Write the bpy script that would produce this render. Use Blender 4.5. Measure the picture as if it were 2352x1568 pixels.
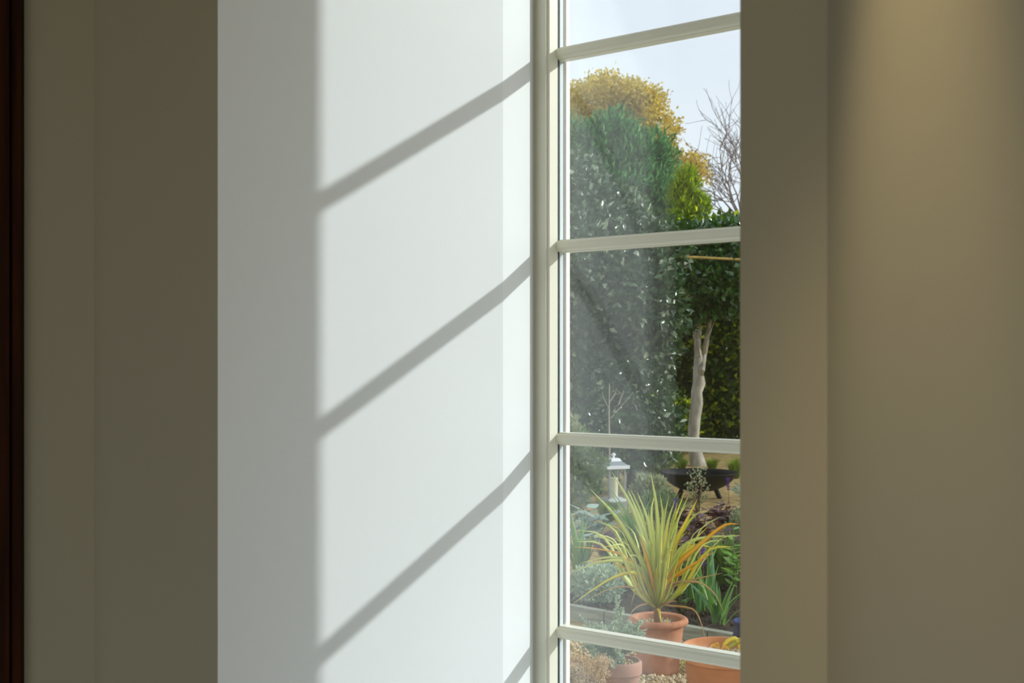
import bpy, math, random
import numpy as np
from mathutils import Vector, Matrix

random.seed(7)
rng = np.random.default_rng(11)
for o in list(bpy.data.objects):
    bpy.data.objects.remove(o)
scene = bpy.context.scene
COL = scene.collection

# ------------------------------------------------------------------ camera
# world: x runs along the window to the right, y points out to the garden, z is up
F = 2680.0                       # focal length in pixels of the 2352 px wide frame
HZ = 833.0                       # horizon row
CAM = Vector((1.062, -1.447, 1.5))
YAW = math.asin(0.604)
XH = Vector((math.cos(YAW), math.sin(YAW), 0))      # camera right
ZH = Vector((-math.sin(YAW), math.cos(YAW), 0))     # camera forward
cam_d = bpy.data.cameras.new('camera')
cam_d.sensor_width = 36
cam_d.lens = F * 36 / 2352
cam_d.shift_y = (HZ - 784) / 2352
cam_d.clip_start = 0.02
cam_d.clip_end = 300
cam_d.dof.use_dof = True
cam_d.dof.focus_distance = 2.9
cam_d.dof.aperture_fstop = 11.0
cam = bpy.data.objects.new('camera', cam_d)
COL.objects.link(cam)
cam.location = CAM
cam.rotation_euler = (math.pi / 2, 0, YAW)
scene.camera = cam

# ------------------------------------------------------------------ world, sun, exposure
world = bpy.data.worlds.new('sky')
scene.world = world
world.use_nodes = True
nt = world.node_tree
nt.nodes.clear()
wo = nt.nodes.new('ShaderNodeOutputWorld')
bg = nt.nodes.new('ShaderNodeBackground')
tc = nt.nodes.new('ShaderNodeTexCoord')
sky = nt.nodes.new('ShaderNodeTexSky')
sky.sky_type = 'NISHITA'
sky.sun_disc = False
sky.sun_elevation = math.radians(23.3)
sky.sun_rotation = math.radians(47.0)
sky.altitude = 30
sky.air_density = 1.0
sky.dust_density = 4.0
sky.ozone_density = 1.5
# thin bright cloud veil drawn evenly over the clear sky
veil = nt.nodes.new('ShaderNodeRGB')
veil.outputs[0].default_value = (0.87, 0.91, 0.99, 1)
vm = nt.nodes.new('ShaderNodeVectorMath')
vm.operation = 'SCALE'
vm.inputs['Scale'].default_value = 0.09
noi = nt.nodes.new('ShaderNodeTexNoise')
noi.inputs['Scale'].default_value = 2.6
noi.inputs['Detail'].default_value = 5
cr2 = nt.nodes.new('ShaderNodeMapRange')
cr2.inputs['From Min'].default_value = 0.40
cr2.inputs['From Max'].default_value = 0.70
cr2.inputs['To Min'].default_value = 0.72
cr2.inputs['To Max'].default_value = 0.95
mixc = nt.nodes.new('ShaderNodeMix')
mixc.data_type = 'RGBA'
L = nt.links.new
L(tc.outputs['Generated'], noi.inputs['Vector'])
L(noi.outputs['Fac'], cr2.inputs['Value'])
L(sky.outputs[0], vm.inputs[0])
L(cr2.outputs[0], mixc.inputs['Factor'])
L(vm.outputs[0], mixc.inputs['A'])
L(veil.outputs[0], mixc.inputs['B'])
L(mixc.outputs['Result'], bg.inputs['Color'])
L(bg.outputs[0], wo.inputs['Surface'])
bg.inputs['Strength'].default_value = 1.28

SUN_A = math.radians(47.0)       # azimuth from the window normal
DROP = 0.63                      # fall of a shadow per metre into the room
sd = bpy.data.lights.new('sun_offscreen', 'SUN')
sd.energy = 3.05
sd.angle = math.radians(1.1)
sd.color = (1.0, 0.98, 0.95)
sun = bpy.data.objects.new('sun_offscreen', sd)
COL.objects.link(sun)
travel = Vector((-math.tan(SUN_A), -1.0, -DROP)).normalized()
sun.rotation_euler = travel.to_track_quat('-Z', 'Y').to_euler()
sun.location = (14, 13, 9)

vs = scene.view_settings
vs.view_transform = 'Standard'
vs.look = 'None'
vs.gamma = 1
vs.exposure = 0.24
vs.use_curve_mapping = False
scene.cycles.max_bounces = 10
scene.cycles.diffuse_bounces = 6
scene.cycles.transparent_max_bounces = 24
scene.cycles.sample_clamp_indirect = 6

# ------------------------------------------------------------------ helpers
def P(px, py, z):
    """a point at forward distance z seen at pixel (px, py)"""
    return CAM + XH * ((px - 1176) / F * z) + ZH * z + Vector((0, 0, (HZ - py) / F * z))

def G(px, z, h=0.0):
    """a point at height h above the ground, at distance z under pixel column px"""
    p = CAM + XH * ((px - 1176) / F * z) + ZH * z
    return Vector((p.x, p.y, h))

def link(o, parent=None):
    COL.objects.link(o)
    if parent is not None:
        o.parent = parent
    return o

def thing(name, loc, label=None, cat=None, group=None, kind=None):
    o = bpy.data.objects.new(name, None)
    o.empty_display_size = 0.05
    COL.objects.link(o)
    o.location = loc
    tag(o, label, cat, group, kind)
    return o

def tag(o, label=None, cat=None, group=None, kind=None):
    if label: o['label'] = label
    if cat: o['category'] = cat
    if group: o['group'] = group
    if kind: o['kind'] = kind
    return o

def mesh_obj(name, verts, faces, m, parent=None, origin=None, smooth=False):
    """one mesh object; verts are world positions, stored relative to the parent (or origin)"""
    v = np.asarray([tuple(a) for a in verts], dtype=float) if not isinstance(verts, np.ndarray) else verts
    off = Vector(parent.location) if parent is not None else (Vector(origin) if origin is not None else Vector((0, 0, 0)))
    v = v - np.array(off)
    me = bpy.data.meshes.new(name)
    if isinstance(faces, np.ndarray):
        n, k = faces.shape
        me.vertices.add(len(v)); me.vertices.foreach_set('co', v.astype(np.float32).ravel())
        me.loops.add(n * k); me.loops.foreach_set('vertex_index', faces.astype(np.int32).ravel())
        me.polygons.add(n)
        me.polygons.foreach_set('loop_start', np.arange(0, n * k, k, dtype=np.int32))
        me.update(calc_edges=True)
    else:
        me.from_pydata([tuple(a) for a in v], [], faces)
    me.validate()
    if smooth:
        me.polygons.foreach_set('use_smooth', np.ones(len(me.polygons), dtype=bool))
    me.materials.append(m)
    o = bpy.data.objects.new(name, me)
    link(o, parent)
    if parent is None and origin is not None:
        o.location = origin
    return o

def prism(poly, z0, z1):
    n = len(poly)
    area = sum(poly[i][0] * poly[(i + 1) % n][1] - poly[(i + 1) % n][0] * poly[i][1] for i in range(n))
    if area < 0:
        poly = poly[::-1]
    v = [(x, y, z0) for x, y in poly] + [(x, y, z1) for x, y in poly]
    f = [list(range(n))[::-1], list(range(n, 2 * n))]
    for i in range(n):
        j = (i + 1) % n
        f.append([i, j, n + j, n + i])
    return v, f

def box(x0, x1, y0, y1, z0, z1):
    return prism([(x0, y0), (x1, y0), (x1, y1), (x0, y1)], z0, z1)

def merge(*parts):
    V, Fc = [], []
    for v, f in parts:
        b = len(V)
        V += list(v)
        Fc += [[i + b for i in q] for q in f]
    return V, Fc

def tube(pts, rad, seg=8, caps=True):
    pts = [Vector(p) for p in pts]
    V, Fc = [], []
    up = Vector((0.31, 0.17, 0.93))
    for i, p in enumerate(pts):
        a = pts[max(i - 1, 0)]; b = pts[min(i + 1, len(pts) - 1)]
        t = (b - a).normalized()
        s = t.cross(up)
        if s.length < 1e-4: s = t.cross(Vector((1, 0, 0)))
        s.normalize(); q = s.cross(t).normalized()
        for k in range(seg):
            an = 2 * math.pi * k / seg
            V.append(p + (s * math.cos(an) + q * math.sin(an)) * rad[i])
    for i in range(len(pts) - 1):
        for k in range(seg):
            k2 = (k + 1) % seg
            Fc.append([i * seg + k, i * seg + k2, (i + 1) * seg + k2, (i + 1) * seg + k])
    if caps:
        Fc.append(list(range(seg))[::-1]); b = (len(pts) - 1) * seg
        Fc.append([b + k for k in range(seg)])
    return V, Fc

def lathe(profile, c, seg=40, a0=0.0):
    V, Fc = [], []
    for r, z in profile:
        for k in range(seg):
            an = a0 + 2 * math.pi * k / seg
            V.append((c[0] + r * math.cos(an), c[1] + r * math.sin(an), c[2] + z))
    for i in range(len(profile) - 1):
        for k in range(seg):
            k2 = (k + 1) % seg
            Fc.append([i * seg + k, i * seg + k2, (i + 1) * seg + k2, (i + 1) * seg + k])
    Fc.append(list(range(seg))[::-1])
    b = (len(profile) - 1) * seg
    Fc.append([b + k for k in range(seg)])
    return V, Fc

def norm(a):
    return a / np.maximum(np.linalg.norm(a, axis=-1, keepdims=True), 1e-9)

def leaves(pos, axis, length, width, fold=0.25, droop=0.0):
    """two-triangle folded leaves: pos and axis are (n,3); length and width are (n,)"""
    n = len(pos)
    axis = norm(axis)
    r = rng.normal(size=(n, 3))
    side = norm(np.cross(axis, r))
    nor = np.cross(side, axis)
    L_ = length[:, None]; W_ = width[:, None]
    mid = pos + axis * L_ * 0.45 + nor * L_ * 0.06
    v0 = pos
    v1 = mid + side * W_ * 0.5 + nor * W_ * fold
    v2 = pos + axis * L_ - np.array([0, 0, 1.0]) * L_ * droop
    v3 = mid - side * W_ * 0.5 + nor * W_ * fold
    V = np.stack([v0, v1, v2, v3], 1).reshape(-1, 3)
    b = np.arange(n)[:, None] * 4
    Fc = np.concatenate([b + np.array([[0, 1, 2]]), b + np.array([[0, 2, 3]])], 1).reshape(-1, 3)
    return V, Fc

def blob_points(blobs, n, shell=0.75):
    """random points in the outer shell of a set of ellipsoids (cx,cy,cz,rx,ry,rz) with their outward directions"""
    B = np.array(blobs, dtype=float)
    w = (B[:, 3] * B[:, 4] + B[:, 4] * B[:, 5] + B[:, 3] * B[:, 5])
    idx = rng.choice(len(B), size=n, p=w / w.sum())
    d = norm(rng.normal(size=(n, 3)))
    rr = shell + (1.04 - shell) * rng.random(n) ** 0.7
    lump = 1 + 0.10 * np.sin(d[:, 0] * 7 + idx) * np.sin(d[:, 1] * 6 + 2 * idx) + 0.07 * np.sin(d[:, 2] * 11 + idx)
    pos = B[idx, :3] + d * B[idx, 3:] * (rr * lump)[:, None]
    out = norm(d / B[idx, 3:])
    return pos, out

def cloud(name, blobs, n, length, width, m, parent, shell=0.75, out=0.8, up=0.3, rnd=0.8, clump=0, csize=0.2, fold=0.25, zmin=None, droop=0.0):
    if clump:
        cp, co = blob_points(blobs, clump, shell)
        i = rng.integers(0, clump, n)
        pos = cp[i] + rng.normal(size=(n, 3)) * csize
        o_ = norm(co[i] * 0.6 + norm(pos - cp[i]))
    else:
        pos, o_ = blob_points(blobs, n, shell)
    ax = o_ * out + np.array([0, 0, up]) + rng.normal(size=(n, 3)) * rnd * 0.6
    ln = length * rng.uniform(0.65, 1.3, n)
    wd = width * rng.uniform(0.7, 1.25, n)
    if zmin is not None:
        k = pos[:, 2] > zmin
        pos, ax, ln, wd = pos[k], ax[k], ln[k], wd[k]
    V, Fc = leaves(pos, ax, ln, wd, fold, droop)
    o = mesh_obj(name, V, Fc, m, parent)
    o['kind'] = 'stuff'
    return o

def strap(pts, width, m, name, parent, n=12, fold=0.25, taper=0.75, tip=0.02, face=None, base_w=0.6):
    """a long strap leaf: folded ribbon with a little thickness along a smooth path"""
    pts = [Vector(p) for p in pts]
    C = []
    ext = [pts[0] * 2 - pts[1]] + pts + [pts[-1] * 2 - pts[-2]]
    segs = len(pts) - 1
    for i in range(n + 1):
        u = i / n * segs
        k = min(int(u), segs - 1); t = u - k
        p0, p1, p2, p3 = ext[k], ext[k + 1], ext[k + 2], ext[k + 3]
        C.append(0.5 * ((2 * p1) + (p2 - p0) * t + (2 * p0 - 5 * p1 + 4 * p2 - p3) * t * t + (3 * p1 - p0 - 3 * p2 + p3) * t ** 3))
    V, Fc = [], []
    f0 = face or (CAM - pts[0]).normalized()
    for i, c in enumerate(C):
        t = (C[min(i + 1, n)] - C[max(i - 1, 0)]).normalized()
        s = t.cross(f0)
        if s.length < 1e-3: s = Vector((1, 0, 0))
        s.normalize(); nn = s.cross(t).normalized()
        u = i / n
        w = width * (base_w + (1 - base_w) * min(1, u * 4)) * (1 if u < taper else max(tip, ((1 - u) / (1 - taper)) ** 0.8))
        th = 0.0012
        V += [c + s * w * 0.5 + nn * w * fold * 0.5, c, c - s * w * 0.5 + nn * w * fold * 0.5,
              c - nn * th]
    for i in range(n):
        a = i * 4; b = a + 4
        Fc += [[a, a + 1, b + 1, b], [a + 1, a + 2, b + 2, b + 1], [a + 2, a + 3, b + 3, b + 2], [a + 3, a, b, b + 3]]
    return mesh_obj(name, V, Fc, m, parent, smooth=True)

# ------------------------------------------------------------------ materials
def mat(name):
    m = bpy.data.materials.new(name)
    m.use_nodes = True
    n = m.node_tree
    b = n.nodes['Principled BSDF']
    return m, n, b

def paint(name, col, rough=0.6, bump=0.04, scale=260, var=0.03):
    m, n, b = mat(name)
    t = n.nodes.new('ShaderNodeTexCoord')
    no = n.nodes.new('ShaderNodeTexNoise'); no.inputs['Scale'].default_value = 2.2; no.inputs['Detail'].default_value = 4
    mr = n.nodes.new('ShaderNodeMapRange')
    mr.inputs['To Min'].default_value = 1 - var; mr.inputs['To Max'].default_value = 1 + var
    mx = n.nodes.new('ShaderNodeMix'); mx.data_type = 'RGBA'; mx.blend_type = 'MULTIPLY'
    mx.inputs['Factor'].default_value = 1
    mx.inputs['A'].default_value = (*col, 1)
    n.links.new(t.outputs['Object'], no.inputs['Vector'])
    n.links.new(no.outputs['Fac'], mr.inputs['Value'])
    n.links.new(mr.outputs[0], mx.inputs['B'])
    n.links.new(mx.outputs['Result'], b.inputs['Base Color'])
    b.inputs['Roughness'].default_value = rough
    b.inputs['Specular IOR Level'].default_value = 0.25
    if bump:
        n2 = n.nodes.new('ShaderNodeTexNoise'); n2.inputs['Scale'].default_value = scale
        n2.inputs['Detail'].default_value = 3
        bp = n.nodes.new('ShaderNodeBump'); bp.inputs['Strength'].default_value = bump
        bp.inputs['Distance'].default_value = 0.002
        n.links.new(t.outputs['Object'], n2.inputs['Vector'])
        n.links.new(n2.outputs['Fac'], bp.inputs['Height'])
        n.links.new(bp.outputs[0], b.inputs['Normal'])
    return m

def leafmat(name, cols, rough=0.45, trans=0.3, spec=0.4, byobj=False):
    m, n, b = mat(name)
    g = n.nodes.new('ShaderNodeNewGeometry')
    oi = n.nodes.new('ShaderNodeObjectInfo')
    cr = n.nodes.new('ShaderNodeValToRGB')
    el = cr.color_ramp.elements
    el[0].color = (*cols[0], 1); el[1].color = (*cols[-1], 1)
    for i, c in enumerate(cols[1:-1]):
        q = el.new((i + 1) / (len(cols) - 1)); q.color = (*c, 1)
    n.links.new(oi.outputs['Random'] if byobj else g.outputs['Random Per Island'], cr.inputs[0])
    n.links.new(cr.outputs[0], b.inputs['Base Color'])
    b.inputs['Roughness'].default_value = rough
    b.inputs['Specular IOR Level'].default_value = spec
    tr = n.nodes.new('ShaderNodeBsdfTranslucent')
    hs = n.nodes.new('ShaderNodeHueSaturation'); hs.inputs['Value'].default_value = 1.5; hs.inputs['Saturation'].default_value = 1.1
    n.links.new(cr.outputs[0], hs.inputs['Color'])
    n.links.new(hs.outputs[0], tr.inputs['Color'])
    ms = n.nodes.new('ShaderNodeMixShader'); ms.inputs[0].default_value = trans
    n.links.new(b.outputs[0], ms.inputs[1]); n.links.new(tr.outputs[0], ms.inputs[2])
    n.links.new(ms.outputs[0], n.nodes['Material Output'].inputs['Surface'])
    return m

def noisy(name, c1, c2, scale=20, rough=0.8, bump=0.3, dist=0.01, stretch=None, detail=6, spec=0.3):
    m, n, b = mat(name)
    t = n.nodes.new('ShaderNodeTexCoord')
    mp = n.nodes.new('ShaderNodeMapping')
    if stretch: mp.inputs['Scale'].default_value = stretch
    no = n.nodes.new('ShaderNodeTexNoise'); no.inputs['Scale'].default_value = scale; no.inputs['Detail'].default_value = detail
    cr = n.nodes.new('ShaderNodeValToRGB')
    cr.color_ramp.elements[0].position = 0.35; cr.color_ramp.elements[0].color = (*c1, 1)
    cr.color_ramp.elements[1].position = 0.65; cr.color_ramp.elements[1].color = (*c2, 1)
    n.links.new(t.outputs['Object'], mp.inputs[0]); n.links.new(mp.outputs[0], no.inputs['Vector'])
    n.links.new(no.outputs['Fac'], cr.inputs[0]); n.links.new(cr.outputs[0], b.inputs['Base Color'])
    b.inputs['Roughness'].default_value = rough
    b.inputs['Specular IOR Level'].default_value = spec
    if bump:
        bp = n.nodes.new('ShaderNodeBump'); bp.inputs['Strength'].default_value = bump; bp.inputs['Distance'].default_value = dist
        n.links.new(no.outputs['Fac'], bp.inputs['Height']); n.links.new(bp.outputs[0], b.inputs['Normal'])
    return m

def glassmat(name, f0=0.072, tint=(0.97, 0.985, 0.985)):
    m = bpy.data.materials.new(name); m.use_nodes = True
    n = m.node_tree; n.nodes.clear()
    out = n.nodes.new('ShaderNodeOutputMaterial')
    lw = n.nodes.new('ShaderNodeLayerWeight'); lw.inputs['Blend'].default_value = 0.5
    pw = n.nodes.new('ShaderNodeMath'); pw.operation = 'POWER'; pw.inputs[1].default_value = 5
    mr = n.nodes.new('ShaderNodeMapRange'); mr.inputs['To Min'].default_value = f0; mr.inputs['To Max'].default_value = 1
    tr = n.nodes.new('ShaderNodeBsdfTransparent'); tr.inputs[0].default_value = (*tint, 1)
    gl = n.nodes.new('ShaderNodeBsdfGlossy'); gl.inputs['Roughness'].default_value = 0.0
    ms = n.nodes.new('ShaderNodeMixShader')
    n.links.new(lw.outputs['Facing'], pw.inputs[0]); n.links.new(pw.outputs[0], mr.inputs['Value'])
    n.links.new(mr.outputs[0], ms.inputs[0]); n.links.new(tr.outputs[0], ms.inputs[1]); n.links.new(gl.outputs[0], ms.inputs[2])
    n.links.new(ms.outputs[0], out.inputs['Surface'])
    return m

M = {}
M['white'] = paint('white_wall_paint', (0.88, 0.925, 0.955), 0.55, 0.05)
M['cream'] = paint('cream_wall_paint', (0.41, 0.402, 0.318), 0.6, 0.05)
M['ceil'] = paint('ceiling_paint', (0.86, 0.86, 0.84), 0.8, 0.0)
M['frame'] = paint('cream_window_paint', (0.87, 0.87, 0.75), 0.35, 0.0, var=0.015)
M['caulk'] = paint('white_caulk', (0.75, 0.77, 0.77), 0.5, 0.0)
M['gasket'] = paint('black_rubber', (0.02, 0.035, 0.045), 0.5, 0.0)
M['spacer'] = paint('silver_spacer', (0.62, 0.70, 0.74), 0.35, 0.0)
M['seal'] = paint('grey_sealant', (0.16, 0.16, 0.18), 0.5, 0.0)
M['outer'] = paint('white_outer_paint', (0.86, 0.86, 0.84), 0.4, 0.0)
M['glass'] = glassmat('window_glass')
M['darkwood'] = noisy('dark_stained_wood', (0.010, 0.003, 0.001), (0.045, 0.013, 0.003), 9, 0.6, 0.2, 0.002, (6, 6, 0.35), spec=0.08)
M['floorwood'] = noisy('oak_floor', (0.44, 0.40, 0.33), (0.58, 0.54, 0.46), 5, 0.5, 0.1, 0.002, (0.6, 8, 1))
M['paving'] = noisy('bounce_paving', (0.55, 0.53, 0.48), (0.68, 0.66, 0.60), 4, 0.85, 0.1, 0.003)
M['render'] = paint('house_render', (0.70, 0.67, 0.60), 0.85, 0.3, 60)
M['terracotta'] = noisy('terracotta', (0.42, 0.17, 0.085), (0.54, 0.25, 0.14), 14, 0.85, 0.15, 0.003)
M['terracotta_pale'] = noisy('pale_terracotta', (0.42, 0.22, 0.16), (0.52, 0.30, 0.23), 12, 0.85, 0.15, 0.003)
M['terracotta_orange'] = noisy('orange_terracotta', (0.50, 0.19, 0.07), (0.60, 0.26, 0.11), 12, 0.85, 0.12, 0.003)
M['blueglaze'] = noisy('blue_glaze', (0.006, 0.014, 0.07), (0.012, 0.03, 0.14), 8, 0.3, 0.0, spec=0.3)
M['iron'] = noisy('black_iron', (0.002, 0.0025, 0.004), (0.004, 0.005, 0.008), 20, 0.5, 0.1, 0.003, spec=0.2)
M['sleeper'] = noisy('weathered_sleeper', (0.20, 0.21, 0.16), (0.33, 0.34, 0.27), 6, 0.9, 0.3, 0.004, (1, 9, 9))
M['soil'] = noisy('dark_soil', (0.018, 0.012, 0.008), (0.07, 0.045, 0.028), 26, 0.95, 0.8, 0.02)
M['ground'] = noisy('golden_leaf_litter', (0.20, 0.13, 0.045), (0.46, 0.33, 0.13), 9, 0.95, 0.5, 0.02)
M['grit'] = leafmat('grit_stones', [(0.30, 0.20, 0.10), (0.58, 0.44, 0.25), (0.72, 0.60, 0.40), (0.42, 0.30, 0.17)], 0.8, 0.0, 0.2)
M['bark'] = noisy('pale_bark', (0.30, 0.27, 0.21), (0.52, 0.48, 0.40), 5, 0.9, 0.6, 0.01, (3, 3, 1))
M['darkbark'] = noisy('dark_bark', (0.03, 0.025, 0.018), (0.10, 0.08, 0.06), 6, 0.95, 0.6, 0.02, (3, 3, 0.6))
M['twig'] = noisy('twig_bark', (0.16, 0.13, 0.13), (0.26, 0.21, 0.20), 12, 0.9, 0.0)
M['cane'] = noisy('bamboo_cane', (0.45, 0.30, 0.07), (0.62, 0.42, 0.12), 12, 0.6, 0.0)
M['white_metal'] = paint('white_enamel', (0.82, 0.84, 0.86), 0.3, 0.0)
M['grey_metal'] = paint('grey_metal', (0.25, 0.28, 0.30), 0.4, 0.0)
M['candle'] = paint('cream_wax', (0.85, 0.78, 0.55), 0.5, 0.0)
M['lantern_glass'] = glassmat('lantern_glass', 0.05)
M['oak'] = leafmat('golden_oak_leaves', [(0.34, 0.26, 0.07), (0.58, 0.46, 0.10), (0.66, 0.54, 0.16), (0.46, 0.42, 0.16), (0.62, 0.42, 0.08)], 0.55, 0.4, 0.2)
M['conifer'] = leafmat('blue_green_conifer', [(0.03, 0.10, 0.035), (0.10, 0.25, 0.09), (0.19, 0.38, 0.15)], 0.6, 0.4, 0.2)
M['cypress'] = leafmat('lime_cypress', [(0.08, 0.16, 0.008), (0.24, 0.36, 0.015), (0.46, 0.56, 0.03)], 0.6, 0.45, 0.2)
M['laurel'] = leafmat('glossy_laurel', [(0.015, 0.04, 0.015), (0.02, 0.06, 0.02), (0.03, 0.08, 0.03), (0.05, 0.11, 0.04), (0.05, 0.12, 0.04), (0.07, 0.14, 0.05), (0.50, 0.58, 0.42)], 0.26, 0.15, 0.7)  # palest ramp colour paints whitish glints onto some leaves
M['evergreen'] = leafmat('glossy_evergreen', [(0.015, 0.055, 0.012), (0.035, 0.11, 0.025), (0.09, 0.19, 0.03)], 0.22, 0.15, 0.8)
M['evergreen_one'] = leafmat('glossy_evergreen_leaf', [(0.02, 0.07, 0.015), (0.045, 0.13, 0.03), (0.12, 0.24, 0.035)], 0.22, 0.15, 0.8, True)
M['hedge'] = leafmat('hedge_leaves', [(0.015, 0.04, 0.005), (0.03, 0.07, 0.008), (0.05, 0.10, 0.010), (0.12, 0.20, 0.015), (0.68, 0.74, 0.06)], 0.4, 0.5, 0.4)
M['cordy'] = leafmat('cordyline_green', [(0.52, 0.58, 0.10), (0.72, 0.76, 0.26), (0.64, 0.70, 0.28)], 0.4, 0.3, 0.4, True)
M['cordy_y'] = leafmat('cordyline_yellow', [(0.78, 0.70, 0.06), (0.84, 0.72, 0.14)], 0.4, 0.3, 0.4, True)
M['cordy_g'] = leafmat('cordyline_gold', [(0.80, 0.46, 0.04), (0.86, 0.58, 0.08)], 0.5, 0.3, 0.3, True)
M['cordy_t'] = leafmat('cordyline_tan', [(0.56, 0.38, 0.17), (0.66, 0.50, 0.27)], 0.6, 0.3, 0.2, True)
M['iris'] = leafmat('iris_leaf', [(0.10, 0.22, 0.07), (0.19, 0.34, 0.08), (0.12, 0.26, 0.13)], 0.4, 0.3, 0.4, True)
M['lime'] = leafmat('fresh_green_leaf', [(0.13, 0.30, 0.05), (0.26, 0.44, 0.06), (0.18, 0.36, 0.14)], 0.35, 0.3, 0.5, True)
M['thyme'] = leafmat('grey_green_leaf', [(0.26, 0.36, 0.26), (0.46, 0.54, 0.42), (0.36, 0.45, 0.30)], 0.6, 0.25, 0.2)
M['artichoke'] = leafmat('silver_leaf', [(0.20, 0.30, 0.24), (0.34, 0.44, 0.38)], 0.6, 0.25, 0.2, True)
M['heuchera'] = leafmat('plum_leaf', [(0.055, 0.022, 0.030), (0.13, 0.045, 0.05), (0.10, 0.07, 0.08)], 0.4, 0.2, 0.4, True)
M['sedum'] = leafmat('dried_flower_heads', [(0.50, 0.37, 0.22), (0.66, 0.53, 0.36), (0.42, 0.26, 0.12)], 0.8, 0.2, 0.1)
M['grass'] = leafmat('fine_grass', [(0.08, 0.15, 0.035), (0.17, 0.24, 0.07)], 0.5, 0.3, 0.3)
M['lawn'] = leafmat('lawn_tuft', [(0.12, 0.20, 0.03), (0.26, 0.34, 0.06)], 0.5, 0.3, 0.2)
M['shrub'] = leafmat('mixed_green_leaf', [(0.05, 0.10, 0.03), (0.12, 0.19, 0.06), (0.19, 0.25, 0.10)], 0.5, 0.25, 0.3)
M['variegated'] = leafmat('variegated_leaf', [(0.20, 0.25, 0.11), (0.40, 0.42, 0.26)], 0.5, 0.25, 0.3)
M['purple'] = leafmat('purple_flower', [(0.13, 0.04, 0.30), (0.22, 0.08, 0.45)], 0.6, 0.3, 0.2)
M['stem'] = noisy('green_stem', (0.10, 0.14, 0.04), (0.18, 0.20, 0.07), 12, 0.7, 0.0)
M['stem_brown'] = noisy('brown_stem', (0.16, 0.08, 0.05), (0.26, 0.15, 0.09), 12, 0.8, 0.0)
M['lamp_on'] = bpy.data.materials.new('lit_lamp_lens'); M['lamp_on'].use_nodes = True
_b = M['lamp_on'].node_tree.nodes['Principled BSDF']
_b.inputs['Emission Color'].default_value = (1, 0.72, 0.40, 1); _b.inputs['Emission Strength'].default_value = 8

# ------------------------------------------------------------------ the room
ST = 'structure'
CZ = 2.40                                  # ceiling
HEAD, SILL = 2.312, 0.775                  # window opening
S = 0.30                                   # pitch of the glazing bars
STRIP = -0.068
D0 = -0.5255                               # inner face of the window wall
def at_px(px, d):                          # x where column px meets the plane y = d
    k = (px - 1176) / F
    # (p - cam).XH = k (p - cam).ZH
    y = d - CAM.y
    return CAM.x + y * (k * ZH.y - XH.y) / (XH.x - k * ZH.x)
# splayed left reveal through the points seen at columns 1160 and 722
rs = -0.0697 / (-0.3833 - STRIP)           # dx per dy
lo, hi = -0.9, -0.2
for _ in range(60):                        # where the splay meets column 500
    mid = (lo + hi) / 2
    if at_px(500, mid) < rs * (mid - STRIP): hi = mid
    else: lo = mid
D0 = (lo + hi) / 2
XL = rs * (D0 - STRIP)
XL2 = at_px(216, D0)
XR = at_px(1700, D0)
XR2 = at_px(1900, D0)
XJ = 0.4165                                 # glass edge at the right jamb
XW = XJ + 0.024                            # plaster at the right jamb
OUT = 0.10                                 # outer face of the house wall

v, f = prism([(0, 0.0055), (0, STRIP), (XL, D0), (XL, OUT), (-0.03, OUT), (-0.03, 0.0055)], 0, CZ)
tag(mesh_obj('wall_reveal_left', v, f, M['white']), 'white splayed window reveal with slanting bar shadows across it', kind=ST)
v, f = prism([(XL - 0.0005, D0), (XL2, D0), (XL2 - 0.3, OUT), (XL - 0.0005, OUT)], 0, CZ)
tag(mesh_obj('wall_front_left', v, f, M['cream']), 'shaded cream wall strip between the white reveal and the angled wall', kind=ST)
q = math.sqrt(0.5)
def wl(t, n):                              # left angled wall: t along it, n out of its face into the room
    return (XL2 - q * t + q * n, D0 - q * t - q * n)
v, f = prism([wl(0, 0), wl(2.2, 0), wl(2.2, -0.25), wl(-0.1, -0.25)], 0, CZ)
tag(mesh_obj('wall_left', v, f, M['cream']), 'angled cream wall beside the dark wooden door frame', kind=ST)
v, f = prism([(XW, OUT), (XW, STRIP), (XR, D0), (XR + 0.0006, OUT)], 0, CZ)
tag(mesh_obj('wall_reveal_right', v, f, M['white']), 'white splayed right reveal of the window, turned away', kind=ST)
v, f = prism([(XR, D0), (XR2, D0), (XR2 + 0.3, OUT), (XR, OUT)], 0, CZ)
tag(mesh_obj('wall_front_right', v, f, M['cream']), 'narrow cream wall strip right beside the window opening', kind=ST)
def wr(t, n):
    return (XR2 + q * t - q * n, D0 - q * t - q * n)
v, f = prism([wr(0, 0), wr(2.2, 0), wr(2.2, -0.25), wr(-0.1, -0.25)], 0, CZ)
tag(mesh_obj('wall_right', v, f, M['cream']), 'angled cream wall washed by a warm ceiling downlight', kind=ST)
opening = [(0, OUT), (0, STRIP), (XL, D0), (XR, D0), (XW, STRIP), (XW, OUT)]
v, f = prism(opening, 0, SILL)
tag(mesh_obj('wall_below_window', v, f, M['white']), 'white wall and sill below the window', kind=ST)
v, f = prism(opening, HEAD, CZ)
tag(mesh_obj('wall_above_window', v, f, M['white']), 'white window head above the panes', kind=ST)
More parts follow.
